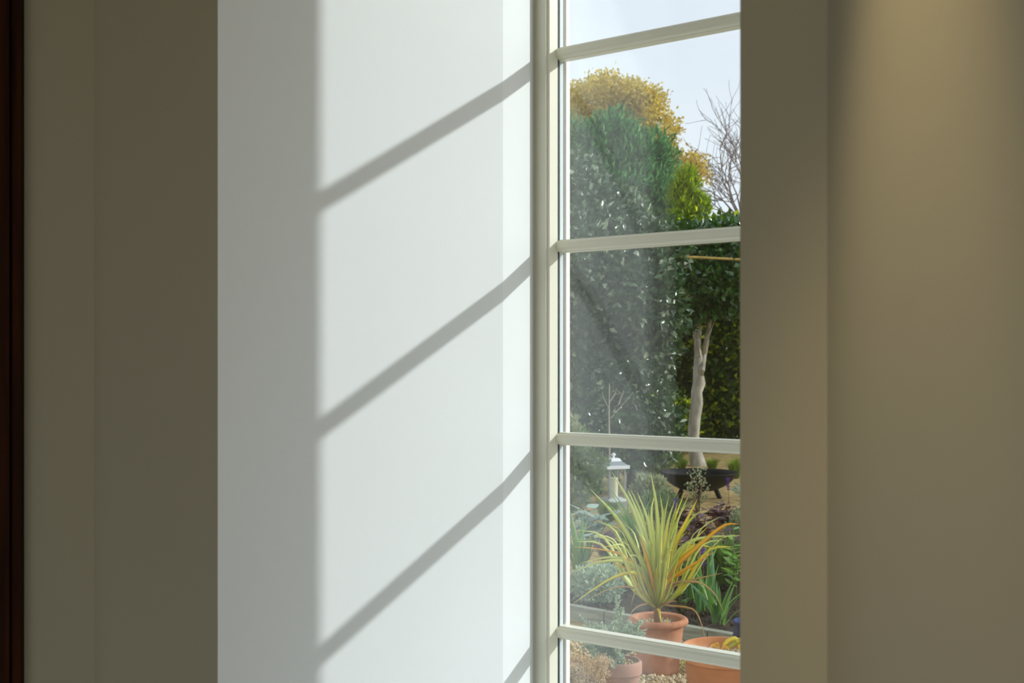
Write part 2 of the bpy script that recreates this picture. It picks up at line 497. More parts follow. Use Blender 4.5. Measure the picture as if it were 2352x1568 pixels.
# the rest of the room, behind the camera
LX, LY = wl(2.2, 0); RX, RY = wr(2.2, 0)
WX0, WX1, BY = -2.35, 2.8, -5.0
def holed(xa, xb, y0, y1, ya, yb, zt):      # side wall; tall opening from ya to yb added for fill daylight
    return [box(xa, xb, y0, ya, 0, CZ), box(xa, xb, yb, y1, 0, CZ), box(xa, xb, ya, yb, zt, CZ)]
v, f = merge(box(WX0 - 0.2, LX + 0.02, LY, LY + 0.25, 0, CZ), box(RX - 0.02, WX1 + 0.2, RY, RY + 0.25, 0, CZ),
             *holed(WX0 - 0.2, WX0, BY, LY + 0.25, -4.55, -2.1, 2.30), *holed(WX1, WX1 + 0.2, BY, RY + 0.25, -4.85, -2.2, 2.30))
tag(mesh_obj('wall_sides', v, f, M['cream']), 'cream side walls with tall openings added to let in daylight', kind=ST)
OX0, OX1 = 0.2, 2.65  # unseen opening in the back wall, added for fill daylight
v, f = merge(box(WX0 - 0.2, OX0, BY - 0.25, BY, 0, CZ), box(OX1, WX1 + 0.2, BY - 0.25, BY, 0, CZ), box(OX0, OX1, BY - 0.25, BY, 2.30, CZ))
tag(mesh_obj('wall_back', v, f, M['cream']), 'cream back wall with a wide opening added to let in daylight', kind=ST)
v, f = box(WX0 - 0.2, WX1 + 0.2, BY - 0.25, OUT, -0.12, 0)
tag(mesh_obj('floor', v, f, M['floorwood']), 'oak floor of the room', kind=ST)
v, f = box(WX0 - 0.2, WX1 + 0.2, BY - 0.25, OUT, CZ, CZ + 0.2)
tag(mesh_obj('ceiling', v, f, M['ceil']), 'white ceiling of the room', kind=ST)
v, f = merge(box(XL2 - 3.0, XL - 0.02, OUT - 0.02, OUT + 0.01, 0, CZ + 0.2), box(XR + 0.02, XR2 + 3.0, OUT - 0.02, OUT + 0.01, 0, CZ + 0.2),
             box(XL - 0.02, XR + 0.02, OUT - 0.02, OUT + 0.01, CZ, CZ + 0.2))
tag(mesh_obj('wall_outside', v, f, M['render']), 'rendered outside face of the house', kind=ST)

# dark wooden door frame on the left angled wall
T0 = 0.10
k = (47 - 1176) / F
for _ in range(40):                        # where column 47 meets the frame's edge
    x, y = wl(T0, 0.018)
    p = Vector((x, y, 0)) - Vector((CAM.x, CAM.y, 0))
    T0 += (p.dot(XH) / p.dot(ZH) - k) * 1.2
door = thing('door_1', (*wl(T0, 0), 0), 'dark stained wooden door frame at the end of the cream wall', kind=ST)
def board(name, prof, z0=0.0, z1=2.2):
    v, f = prism([wl(T0 + t, n) for t, n in prof], z0, z1)
    return mesh_obj(name, v, f, M['darkwood'], door)
board('architrave', [(0, -0.004), (0, 0.018), (0.010, 0.018), (0.0105, 0.012), (0.0135, 0.012), (0.014, 0.020), (0.062, 0.020), (0.066, 0.014), (0.070, -0.004)])
board('door_jamb', [(0.068, -0.01), (0.068, 0.008), (0.10, 0.008), (0.10, -0.01)])
dl = board('door_leaf', [(0.10, -0.01), (0.10, 0.004), (0.92, 0.004), (0.92, -0.01)], 0.01, 2.08)
board('architrave', [(0.92, -0.004), (0.92, 0.020), (0.99, 0.018), (0.99, -0.004)])
board('door_head', [(0.07, -0.004), (0.07, 0.020), (0.92, 0.020), (0.92, -0.004)], 2.08, 2.2)
hx, hy = wl(T0 + 0.17, 0.03)
v, f = lathe([(0.004, -0.02), (0.018, -0.015), (0.024, 0), (0.018, 0.015), (0.004, 0.02)], (hx, hy, 1.0), 16)
mesh_obj('door_knob', v, f, M['grey_metal'], dl)
dl.children[0].location = -Vector(dl.location)

# ------------------------------------------------------------------ the window
win = thing('window_1', (XJ / 2, 0.03, SILL), 'cream painted window with horizontal glazing bars and double glazed panes', kind=ST)
v, f = prism([(0, 0.0005), (0.0008, 0.0055), (-0.02, 0.0055), (-0.02, 0.0005)], SILL, HEAD)
mesh_obj('caulk_line', v, f, M['caulk'], win)
J = [(-0.03, 0.0056), (-0.006, 0.0056), (-0.006, 0.0150), (-0.0045, 0.0160), (0.0172, 0.0160), (0.018, 0.0168), (0.0182, 0.0205), (0.0215, 0.0205), (0.0222, 0.0213),
     (0.0232, 0.0420), (0.0232, 0.0660), (0.0238, 0.0665), (0.0238, 0.09), (-0.03, 0.09)]
JF = J[:10] + [(0.0200, 0.0420), (0.0200, 0.0635), (0.0238, 0.0635), (0.0238, 0.0735), (-0.03, 0.0735)]
v, f = prism(JF, SILL, HEAD)
mesh_obj('jamb', v, f, M['frame'], win)
mirror = [(XJ + 0.0232 - x, y) for x, y in JF]
v, f = prism(mirror, SILL, HEAD)
mesh_obj('jamb', v, f, M['frame'], win)
v, f = box(0.0236, 0.0241, 0.0642, 0.0733, SILL, HEAD)
mesh_obj('outer_bead', v, f, M['outer'], win)
XG0, XG1 = 0.0200, XJ + 0.0032
for xa, xb in ((0.0200, 0.0236), (XJ - 0.0004, XJ + 0.0032)):
    v, f = box(xa, xb, 0.0416, 0.0440, SILL, HEAD); mesh_obj('gasket', v, f, M['gasket'], win)
    v, f = box(xa, xb, 0.0468, 0.0553, SILL, HEAD); mesh_obj('spacer', v, f, M['spacer'], win)
    v, f = box(xa, xb, 0.0553, 0.0600, SILL, HEAD); mesh_obj('spacer_seal', v, f, M['seal'], win)
# head and sill rails, extruded along x from a (d, h) profile
def rail(name, prof, x0, x1, m=None):
    n = len(prof)
    V = [(x0, d, z) for d, z in prof] + [(x1, d, z) for d, z in prof]
    Fc = [list(range(n)), list(range(n, 2 * n))[::-1]]
    for i in range(n):
        j = (i + 1) % n
        Fc.append([i, n + i, n + j, j])
    return mesh_obj(name, V, Fc, m or M['frame'], win)
for name, zz, sg in (('sill_rail', SILL, 1), ('head_rail', HEAD, -1)):
    rail(name, [(0.016, zz), (0.016, zz + sg * 0.018), (0.0205, zz + sg * 0.018), (0.0205, zz + sg * 0.022), (0.042, zz + sg * 0.023), (0.0735, zz + sg * 0.023), (0.0735, zz)][::sg], 0.0, XW)
BARS = [CAM.z + b * S for b in (1.600, 0.604, -0.393, -1.395)]
PROF = [(0.0362, 0.0020), (0.0362, 0.0036), (0.0376, 0.0036), (0.0376, 0.0052), (0.0384, 0.0066), (0.0398, 0.0077), (0.0418, 0.0083), (0.0432, 0.0083), (0.0432, 0.0097), (0.0590, 0.0097), (0.0615, 0.0075)]
for zc in BARS:
    up_ = [(d, zc + h) for d, h in PROF]
    dn = [(d, zc - h) for d, h in PROF[::-1]]
    rail('glazing_bar', up_ + dn, 0.0215, XJ + 0.002)
edges = [HEAD - 0.018] + BARS + [SILL + 0.018]
for i in range(len(edges) - 1):
    z1, z0 = edges[i], edges[i + 1]
    for d in (0.0442, 0.0568):
        v, f = box(XG0 + 0.0005, XG1, d, d + 0.0030, z0, z1)
        mesh_obj('pane', v, f, M['glass'], win)
# white window board inside and stone sill outside
v, f = box(-0.02, XW + 0.02, OUT - 0.02, OUT + 0.08, SILL - 0.08, SILL - 0.005)
tag(mesh_obj('trim_1', v, f, M['render']), 'pale stone sill outside below the window', kind=ST)

# ------------------------------------------------------------------ ceiling downlights
def downlight(t, n, energy, size, blend, label):
    x, y = wr(t, n)
    o = thing('downlight_offscreen', (x, y, CZ), label, 'lamp')
    v, f = lathe([(0.046, 0), (0.046, -0.004), (0.036, -0.007), (0.032, -0.002), (0.032, 0)], (x, y, CZ), 32)
    mesh_obj('trim_ring', v, f, M['white_metal'], o, smooth=False)
    v, f = lathe([(0.0, -0.0015), (0.020, -0.0035), (0.030, -0.0015), (0.031, -0.0005)], (x, y, CZ), 24)
    mesh_obj('lens', v, f, M['lamp_on'], o)
    ld = bpy.data.lights.new('downlight_beam_offscreen', 'SPOT')
    ld.energy = energy; ld.spot_size = math.radians(size); ld.spot_blend = blend
    ld.shadow_soft_size = 0.02; ld.color = (1.0, 0.73, 0.38)
    lo = bpy.data.objects.new('downlight_beam_offscreen', ld)
    link(lo, o); lo.location = (0, 0, -0.02)
downlight(0.158, 0.10, 50, 31, 0.8, 'warm recessed ceiling downlight close to the angled wall')

# ------------------------------------------------------------------ the garden: ground
v, f = box(-45, 45, OUT + 0.005, 90, -0.3, 0)
tag(mesh_obj('ground', v, f, M['ground']), 'golden leaf litter and gravel ground of the garden', kind=ST)
v, f = merge(*[box(-4 + 0.6 * i + 0.004, -4 + 0.6 * (i + 1) - 0.004, OUT + 0.012 + 0.6 * j, OUT + 0.012 + 0.6 * (j + 1) - 0.008, -0.05, 0.012) for i in range(14) for j in range(3)])  # unseen pale slabs added to bounce sunlight up onto the reveal
tag(mesh_obj('bounce_patio', v, f, M['paving']), 'pale paving added out of view to bounce sunlight through the window', kind=ST)
v, f = box(-45, 45, -45, OUT + 0.005, -0.3, -0.121)
tag(mesh_obj('ground_front', v, f, M['ground']), 'ground around the house', kind=ST)

def stones(name, pts, rmin, rmax, m, parent=None, label=None, cat=None):
    n = len(pts)
    base = np.array([[1, 0, 0], [-1, 0, 0], [0, 1, 0], [0, -1, 0], [0, 0, 1], [0, 0, -1]], float)
    fc = np.array([[0, 2, 4], [2, 1, 4], [1, 3, 4], [3, 0, 4], [2, 0, 5], [1, 2, 5], [3, 1, 5], [0, 3, 5]])
    r = rng.uniform(rmin, rmax, (n, 1, 1)) * rng.uniform(0.6, 1.2, (n, 1, 3))
    an = rng.uniform(0, 6.28, n); c, s = np.cos(an), np.sin(an)
    R = np.zeros((n, 3, 3)); R[:, 0, 0] = c; R[:, 0, 1] = -s; R[:, 1, 0] = s; R[:, 1, 1] = c; R[:, 2, 2] = 1
    tl = rng.normal(size=(n, 6, 3)) * 0.22
    V = np.einsum('nij,nkj->nki', R, (base[None] + tl) * r) + pts[:, None, :]
    Fc = (fc[None] + np.arange(n)[:, None, None] * 6).reshape(-1, 3)
    o = mesh_obj(name, V.reshape(-1, 3), Fc, m, parent)
    o['kind'] = 'stuff'
    if label: tag(o, label, cat)
    return o

# gravel around the pots
ea = G(1180, 7.1); eb_ = G(1900, 5.72)
ed_ = (eb_ - ea).normalized(); en = Vector((-ed_.y, ed_.x, 0))
if en.dot(ZH) < 0: en = -en
POTS = [(G(1512, 5.69), 0.115), (G(1426, 5.22), 0.075), (G(1664, 4.88), 0.145), (G(1724, 5.72), 0.075)]
gp = []
while len(gp) < 9000:
    z = rng.uniform(4.2, 6.6)
    px = rng.uniform(1180, 1850)
    p = G(px, z)
    if (p - ea).dot(en) > -0.014 or any((p - pc).length < pr_ for pc, pr_ in POTS): continue
    gp.append((p.x, p.y, rng.uniform(0.0, 0.006)))
stones('gravel', np.array(gp), 0.006, 0.013, M['grit'], None, 'golden gravel spread around the terracotta pots', 'gravel')

# timber edging and the bed behind it
a = G(1180, 7.1); b = G(1900, 5.72)
dr = (b - a).normalized(); nn = Vector((-dr.y, dr.x, 0))
if nn.dot(ZH) < 0: nn = -nn
L0 = (b - a).length
ed = thing('timber_edging', a, 'weathered grey green timber edging along the flower bed', 'edging')
nb = 3
for i in range(nb):
    p0 = a + dr * (L0 * i / nb + 0.004); p1 = a + dr * (L0 * (i + 1) / nb - 0.004)
    v, f = prism([tuple(x_)[:2] for x_ in (p0, p1, p1 + nn * 0.05, p0 + nn * 0.05)], -0.03, 0.085)
    mesh_obj('board', v, f, M['sleeper'], ed)
# soil bed: bumpy sheet with thickness
nx, ny = 60, 50
V = []
c0 = a + nn * 0.05; dep = 5.2
for j in range(ny + 1):
    for i in range(nx + 1):
        p = c0 + dr * (L0 * i / nx) + nn * (dep * j / ny)
        h = 0.055 + 0.018 * math.sin(p.x * 9 + p.y * 4) + random.uniform(-0.012, 0.012)
        V.append((p.x, p.y, h))
Fc = [[j * (nx + 1) + i, j * (nx + 1) + i + 1, (j + 1) * (nx + 1) + i + 1, (j + 1) * (nx + 1) + i] for j in range(ny) for i in range(nx)]
rim_ = [i for i in range(nx + 1)] + [j * (nx + 1) + nx for j in range(1, ny + 1)] + [ny * (nx + 1) + i for i in range(nx - 1, -1, -1)] + [j * (nx + 1) for j in range(ny - 1, 0, -1)]
b0_ = len(V)
V += [(V[i][0], V[i][1], -0.02) for i in rim_]
Fc += [[rim_[k_], b0_ + k_, b0_ + (k_ + 1) % len(rim_), rim_[(k_ + 1) % len(rim_)]] for k_ in range(len(rim_))]
tag(mesh_obj('soil_bed', V, Fc, M['soil']), 'dark crumbly soil of the flower bed', 'soil', kind='stuff')
cl = np.array([tuple(c0 + dr * random.uniform(0.03, L0 - 0.03) + nn * random.uniform(0.025, 1.6) + Vector((0, 0, 0.06))) for _ in range(2200)])
stones('soil_crumb', cl, 0.006, 0.018, M['soil'], None, 'crumbs of dark soil on the flower bed', 'soil')

# ------------------------------------------------------------------ pots
def pot(o, c, R, H, rb, m, lip=0.02, lip_h=0.035, rolled=False, fill=0.8):
    c = Vector(c)
    if rolled:
        pr = [(0.0, 0), (rb, 0), (rb + 0.004, 0.008)]
        for t in (0.25, 0.5, 0.75): pr.append((rb + (R - lip - rb) * t, H * 0.84 * t))
        pr.append((R - lip, H * 0.86))
        for k_ in range(9):
            an = -math.pi / 2 + math.pi * k_ / 8
            pr.append((R - lip + 0.004 + (lip - 0.004) * math.cos(an), H * 0.93 + H * 0.07 * math.sin(an)))
        pr += [(R - lip - 0.012, H * 0.97), (R - lip - 0.016, H * 0.75), (0, H * 0.75)]
    else:
        pr = [(0.0, 0), (rb, 0), (rb + 0.003, 0.006), (R - lip, H - lip_h - 0.012), (R - lip + 0.002, H - lip_h - 0.008), (R - 0.004, H - lip_h - 0.004), (R, H - lip_h), (R, H - 0.008), (R - 0.006, H), (R - 0.014, H), (R - 0.018, H - 0.006), (R - 0.024, H * 0.78), (0, H * 0.78)]
    v, f = lathe(pr, c, 48)
    po = mesh_obj('pot', v, f, m, o, smooth=True)
    md = po.modifiers.new('edges', 'EDGE_SPLIT'); md.split_angle = math.radians(40)
    n = int(520 * (R / 0.14) ** 2)
    rr = np.sqrt(rng.random(n)) * (R - lip - 0.012); an = rng.uniform(0, 6.28, n)
    pts = np.stack([c.x + rr * np.cos(an), c.y + rr * np.sin(an), c.z + H * fill + rng.uniform(-0.004, 0.006, n)], 1)
    stones('grit', pts, 0.004, 0.010, M['grit'], o)
    return po

# cordyline in its pot
ZC = 5.69
c = G(1512, ZC)
cord = thing('potted_cordyline', c, 'spiky yellow green cordyline in a rolled rim terracotta pot', 'potted plant')
pot(cord, c, 0.146, 0.262, 0.098, M['terracotta'], lip=0.024, rolled=True, fill=0.86)
bs = P(1510, 1398, ZC)
v, f = tube([c + Vector((0, 0, 0.20)), bs + Vector((0, 0, -0.01)), bs + Vector((0, 0, 0.05))], [0.02, 0.019, 0.014], 10)
mesh_obj('stem', v, f, M['stem_brown'], cord)
CL = [  # tip and way points in pixels, kind, width in mm, depth offset of the tip in metres
 ([(1475, 1290), (1418, 1192), (1354, 1121)], 'cordy', 26, -0.10), ([(1488, 1270), (1452, 1165), (1404, 1081)], 'cordy', 26, 0.05),
 ([(1492, 1270), (1470, 1190), (1439, 1118)], 'cordy', 20, 0.15), ([(1490, 1280), (1476, 1190), (1447, 1119)], 'cordy', 22, 0.2),
 ([(1512, 1260), (1508, 1165), (1494, 1082)], 'cordy', 24, -0.05), ([(1500, 1270), (1488, 1195), (1463, 1128)], 'cordy', 22, 0.0),
 ([(1504, 1270), (1496, 1180), (1505, 1130)], 'cordy', 18, 0.1), ([(1515, 1270), (1522, 1190), (1516, 1133)], 'cordy', 20, 0.1),
 ([(1518, 1265), (1526, 1190), (1536, 1139)], 'cordy', 18, 0.05), ([(1520, 1280), (1534, 1200), (1550, 1148)], 'cordy', 18, -0.05),
 ([(1523, 1280), (1545, 1205), (1556, 1149)], 'cordy', 22, -0.1), ([(1524, 1280), (1550, 1190), (1571, 1135)], 'cordy_y', 14, 0.2),
 ([(1524, 1285), (1553, 1200), (1583, 1134)], 'cordy', 14, 0.25), ([(1530, 1290), (1563, 1222), (1603, 1144)], 'cordy_y', 30, -0.1),
 ([(1532, 1290), (1577, 1205), (1613, 1169)], 'cordy', 24, 0.0), ([(1545, 1310), (1608, 1250), (1662, 1207), (1699, 1203)], 'cordy_g', 24, -0.12),
 ([(1535, 1300), (1578, 1248), (1630, 1233), (1698, 1231)], 'cordy', 22, 0.05), ([(1545, 1300), (1580, 1262), (1612, 1253), (1640, 1259)], 'cordy_y', 16, 0.08),
 ([(1540, 1310), (1585, 1250), (1627, 1208)], 'cordy_y', 14, 0.1), ([(1535, 1335), (1590, 1297), (1646, 1264)], 'cordy_g', 18, -0.15),
 ([(1530, 1340), (1590, 1305), (1616, 1285)], 'cordy_g', 14, 0.0), ([(1540, 1345), (1595, 1330), (1662, 1315)], 'cordy_t', 14, -0.05),
 ([(1535, 1345), (1570, 1335), (1613, 1334)], 'cordy_t', 12, -0.1), ([(1545, 1348), (1600, 1336), (1640, 1362), (1662, 1405)], 'cordy_t', 11, -0.1),
 ([(1535, 1390), (1590, 1398), (1610, 1430), (1622, 1478)], 'cordy_t', 10, -0.2),
 ([(1480, 1320), (1430, 1275), (1370, 1260), (1312, 1255)], 'cordy_g', 12, -0.1), ([(1480, 1320), (1440, 1288), (1395, 1280), (1330, 1294)], 'cordy', 22, 0.05),
 ([(1485, 1325), (1450, 1295), (1390, 1288), (1313, 1314)], 'cordy', 24, -0.1), ([(1485, 1335), (1455, 1315), (1400, 1330), (1313, 1388)], 'cordy_y', 22, -0.15),
 ([(1490, 1370), (1450, 1348), (1400, 1352), (1341, 1383)], 'cordy_t', 11, -0.1), ([(1490, 1350), (1470, 1342), (1455, 1370), (1450, 1392)], 'cordy_t', 10, -0.1),
 ([(1495, 1385), (1470, 1390), (1455, 1400), (1448, 1410)], 'cordy_t', 10, -0.12), ([(1495, 1370), (1440, 1335), (1410, 1320)], 'cordy_t', 9, 0.1),
 ([(1490, 1350), (1445, 1310), (1390, 1282)], 'cordy_g', 16, -0.05), ([(1508, 1340), (1508, 1318), (1508, 1302)], 'cordy_y', 28, -0.14),
 ([(1514, 1402), (1516, 1415), (1519, 1430)], 'cordy_y', 14, -0.14), ([(1530, 1385), (1545, 1380), (1556, 1382)], 'cordy_t', 10, -0.12),
 ([(1498, 1330), (1484, 1280), (1466, 1228)], 'cordy_g', 20, -0.16), ([(1506, 1300), (1494, 1220), (1489, 1170)], 'cordy', 20, 0.12),
 ([(1512, 1300), (1516, 1230), (1526, 1165)], 'cordy', 22, -0.12), ([(1520, 1310), (1546, 1240), (1558, 1205)], 'cordy', 20, -0.14),
 ([(1526, 1330), (1560, 1275), (1588, 1240)], 'cordy', 20, -0.15), ([(1500, 1310), (1480, 1250), (1455, 1200)], 'cordy', 22, -0.14),
 ([(1516, 1310), (1530, 1230), (1538, 1185)], 'cordy_y', 14, -0.16), ([(1503, 1330), (1500, 1270), (1505, 1215)], 'cordy', 24, -0.15)]
for pts, kd, wd, dz in CL:
    n_ = len(pts)
    path = [bs + Vector((random.uniform(-0.008, 0.008), random.uniform(-0.008, 0.008), random.uniform(0, 0.03)))]
    for i, (x, y) in enumerate(pts):
        path.append(P(x, y, ZC + dz * (i + 1) / n_))
    strap(path, wd / 1000, M[kd], 'leaf', cord, n=14, taper=0.45, base_w=0.55)
for i in range(46):                         # further leaves all round the crown
    an = random.uniform(0, 6.28); tilt = random.uniform(0.15, 0.75); ln = random.uniform(0.35, 0.62)
    d = Vector((math.cos(an), math.sin(an), 0))
    p1 = bs + Vector((0, 0, 0.10)) + d * (ln * 0.35 * tilt)
    p2 = bs + Vector((0, 0, 0.05 + ln * 0.62 * (1.05 - tilt * 0.4))) + d * (ln * 0.72 * tilt)
    p3 = bs + Vector((0, 0, ln * (1.0 - tilt * 0.55))) + d * (ln * 1.1 * tilt)
    strap([bs, p1, p2, p3], random.uniform(0.013, 0.022), M[random.choice(['cordy', 'cordy', 'cordy', 'cordy_y'])], 'leaf', cord, n=10, taper=0.45,
          face=Vector((random.uniform(-1, 1), random.uniform(-1, 1), 0.4)).normalized())

# small pot with the grey green herb
ZT = 5.22
c = G(1426, ZT)
th = thing('potted_thyme', c, 'grey green small leaved herb in a plain pale terracotta pot', 'potted plant')
pot(th, c, 0.094, 0.172, 0.062, M['terracotta_pale'], lip=0.010, lip_h=0.055, fill=0.90)
top = c + Vector((-0.03, 0, 0.165))
stems = []; lp, la = [], []
for i in range(110):
    if i < 80:
        tip = P(random.uniform(1335, 1500), random.uniform(1425, 1500), ZT + random.uniform(-0.12, 0.10))
    else:
        tip = P(random.uniform(1345, 1440), random.uniform(1480, 1545), ZT + random.uniform(-0.16, 0.02))
    if i == 0: tip = P(1420, 1368, ZT)
    if i == 1: tip = P(1428, 1398, ZT)
    if i == 2: tip = P(1338, 1420, ZT)
    mid = top.lerp(tip, 0.55) + Vector((random.uniform(-0.01, 0.01), random.uniform(-0.01, 0.01), 0.02))
    path = [top, mid, tip]
    stems.append(tube(path, [0.0016, 0.0013, 0.0008], 4, False))
    for _ in range(120):
        t = random.uniform(0.25, 1.0) ** 0.8
        p = (top.lerp(mid, t / 0.55) if t < 0.55 else mid.lerp(tip, (t - 0.55) / 0.45))
        lp.append(tuple(p + Vector([random.gauss(0, 0.005) for _ in range(3)])))
        la.append((random.gauss(0, 1), random.gauss(0, 1), random.gauss(0.5, 1)))
v, f = merge(*stems)
so = mesh_obj('stems', v, f, M['stem'], th); so['kind'] = 'stuff'
V, Fc = leaves(np.array(lp), np.array(la), rng.uniform(0.009, 0.016, len(lp)), rng.uniform(0.007, 0.011, len(lp)))
fo = mesh_obj('foliage', V, Fc, M['thyme'], th); fo['kind'] = 'stuff'

# orange pot with curling yellow leaves
ZL = 4.88
c = G(1664, ZL)
li = thing('potted_lily', c, 'orange terracotta pot with curling yellow strap leaves', 'potted plant')
pot(li, c, 0.182, 0.315, 0.13, M['terracotta_orange'], lip=0.016, lip_h=0.05, fill=0.84)
tb = P(1655, 1500, ZL - 0.04)
for pts, kd, wd in (([(1668, 1475), (1688, 1466), (1697, 1480), (1698, 1497)], 'cordy_y', 20), ([(1648, 1485), (1636, 1482), (1630, 1492)], 'cordy_g', 16),
                    ([(1662, 1485), (1672, 1488), (1674, 1498)], 'cordy_g', 14), ([(1640, 1506), (1580, 1515), (1558, 1540)], 'cordy', 14), ([(1650, 1482), (1645, 1478), (1634, 1486)], 'cordy_g', 12),
                    ([(1700, 1470), (1740, 1460), (1760, 1490)], 'cordy', 20)):
    strap([tb] + [P(x, y, ZL - 0.06) for x, y in pts], wd / 1000, M[kd], 'leaf', li, n=10, taper=0.6)

# blue glazed pot half hidden at the window edge
c = G(1724, 5.72)
bp_ = thing('blue_pot', c, 'dark blue glazed ceramic pot beside the timber edging', 'pot')
v, f = lathe([(0, 0), (0.055, 0), (0.06, 0.01), (0.082, 0.10), (0.088, 0.16), (0.078, 0.20), (0.074, 0.215), (0.086, 0.225), (0.086, 0.238), (0.074, 0.238), (0.068, 0.2), (0, 0.2)], c, 40)
po = mesh_obj('pot', v, f, M['blueglaze'], bp_, smooth=True)
pts = np.array([(c.x + random.gauss(0, 0.025), c.y + random.gauss(0, 0.025), c.z + 0.203) for _ in range(120)])
stones('soil', pts, 0.005, 0.01, M['soil'], bp_)

# dried flower shrub at the bottom left
c = G(1350, 4.9)
sh = thing('dried_sedum', c, 'dry straw coloured flower shrub in front of the pale pot', 'shrub')
lp, la, sts = [], [], []
for i in range(150):
    tip = P(random.uniform(1262, 1395), 1510 + abs(random.gauss(0, 55)), 4.84 + random.uniform(-0.16, 0.08))
    if tip.z > 0.30: tip.z = 0.30 - random.uniform(0, 0.05)
    sts.append(tube([c + Vector((random.gauss(0, 0.03), random.gauss(0, 0.03), 0)), c.lerp(tip, 0.6) + Vector((0, 0, 0.03)), tip], [0.002, 0.0015, 0.001], 4, False))
    for _ in range(55):
        lp.append(tuple(tip + Vector((random.gauss(0, 0.013), random.gauss(0, 0.013), random.gauss(0, 0.008)))))
        la.append((random.gauss(0, 0.6), random.gauss(0, 0.6), 1))
v, f = merge(*sts); so = mesh_obj('stems', v, f, M['stem_brown'], sh); so['kind'] = 'stuff'
V, Fc = leaves(np.array(lp), np.array(la), rng.uniform(0.005, 0.011, len(lp)), rng.uniform(0.004, 0.008, len(lp)))
fo = mesh_obj('flower_heads', V, Fc, M['sedum'], sh); fo['kind'] = 'stuff'

# ------------------------------------------------------------------ bed plants
def unit_strap(name, m, bend=0.25, w=0.05, n=8):
    """a strap leaf one unit long growing along z, bending towards x"""
    V, Fc = [], []
    for i in range(n + 1):
        u = i / n
        c_ = Vector((bend * u * u, 0, u * (1 - 0.25 * abs(bend) * u)))
        ww = w * (0.7 + 0.3 * min(1, u * 3)) * (1 if u < 0.5 else max(0.03, (1 - u) / 0.5) ** 0.7)
        V += [c_ + Vector((w * 0.2, ww * 0.5, 0)), c_, c_ + Vector((w * 0.2, -ww * 0.5, 0))]
    for i in range(n):
        a_ = i * 3
        Fc += [[a_, a_ + 1, a_ + 4, a_ + 3], [a_ + 1, a_ + 2, a_ + 5, a_ + 4]]
    me = bpy.data.meshes.new(name); me.from_pydata([tuple(x_) for x_ in V], [], Fc); me.materials.append(m)
    me.polygons.foreach_set('use_smooth', np.ones(len(me.polygons), dtype=bool))
    return me

def broad_leaf(name, m, w=0.5):
    """a broad pointed leaf one unit long along z"""
    prof = [(0, 0.06), (0.15, 0.55), (0.38, 1.0), (0.62, 0.9), (0.85, 0.42), (1.0, 0.03)]
    V, Fc = [], []
    for u, s_ in prof:
        cx = 0.16 * u * u
        V += [(cx + 0.10 * s_ * w, s_ * w * 0.5, u), (cx, 0, u), (cx + 0.10 * s_ * w, -s_ * w * 0.5, u)]
    for i in range(len(prof) - 1):
        a_ = i * 3
        Fc += [[a_, a_ + 1, a_ + 4, a_ + 3], [a_ + 1, a_ + 2, a_ + 5, a_ + 4]]
    me = bpy.data.meshes.new(name); me.from_pydata(V, [], Fc); me.materials.append(m)
    me.polygons.foreach_set('use_smooth', np.ones(len(me.polygons), dtype=bool))
    return me

def add_leaf(me, parent, pos, direction, length, roll, name='leaf'):
    o = bpy.data.objects.new(name, me)
    link(o, parent)
    qd = Vector(direction).to_track_quat('Z', 'X')
    o.rotation_mode = 'QUATERNION'
    from mathutils import Quaternion
    o.rotation_quaternion = qd @ Quaternion((0, 0, 1), roll)
    o.location = Vector(pos) - Vector(parent.location)
    o.scale = (length,) * 3
    return o

ME_IRIS = unit_strap('iris_leaf', M['iris'], 0.22, 0.085)
ME_IRIS2 = unit_strap('iris_leaf_bent', M['iris'], 0.5, 0.08)
ME_GRASSY = unit_strap('daylily_leaf', M['iris'], 0.6, 0.045)
ME_LIME = broad_leaf('fresh_leaf', M['lime'], 0.45)
ME_HEU = broad_leaf('plum_leaf', M['heuchera'], 0.95)
ME_ART = broad_leaf('silver_leaf', M['artichoke'], 0.5)
ME_EVER = broad_leaf('evergreen_leaf', M['evergreen_one'], 0.5)

def iris(px, z, h, n, spread, label, mes=(None,), base=0.05):
    c_ = G(px, z, base)
    o = thing('iris_clump', c_, label, 'plant')
    for i in range(n):
        an = random.uniform(0, 6.28); tl = abs(random.gauss(0, spread))
        d = Vector((math.cos(an) * tl, math.sin(an) * tl, 1))
        add_leaf(random.choice(mes), o, c_ + Vector((random.gauss(0, 0.02), random.gauss(0, 0.02), -0.01)), d, h * random.uniform(0.55, 1.05), random.uniform(0, 6.28))
    return o
iris(1655, 6.42, 0.36, 18, 0.22, 'iris clump with upright green sword leaves close to the timber edging', (ME_IRIS, ME_IRIS2))
iris(1590, 7.15, 0.42, 9, 0.14, 'iris clump with blue green leaves right behind the cordyline pot', (ME_IRIS,))
iris(1618, 6.75, 0.42, 7, 0.2, 'small iris tuft beside the purple flower spike', (ME_IRIS,))
iris(1335, 7.55, 0.52, 12, 0.25, 'pale iris clump growing below the silver leaved shrub', (ME_IRIS,))
iris(1452, 9.3, 0.50, 30, 0.30, 'tall grassy daylily clump behind the cordyline leaves', (ME_GRASSY,))
iris(1760, 6.6, 0.34, 14, 0.25, 'iris clump beside the blue glazed pot', (ME_IRIS, ME_IRIS2))

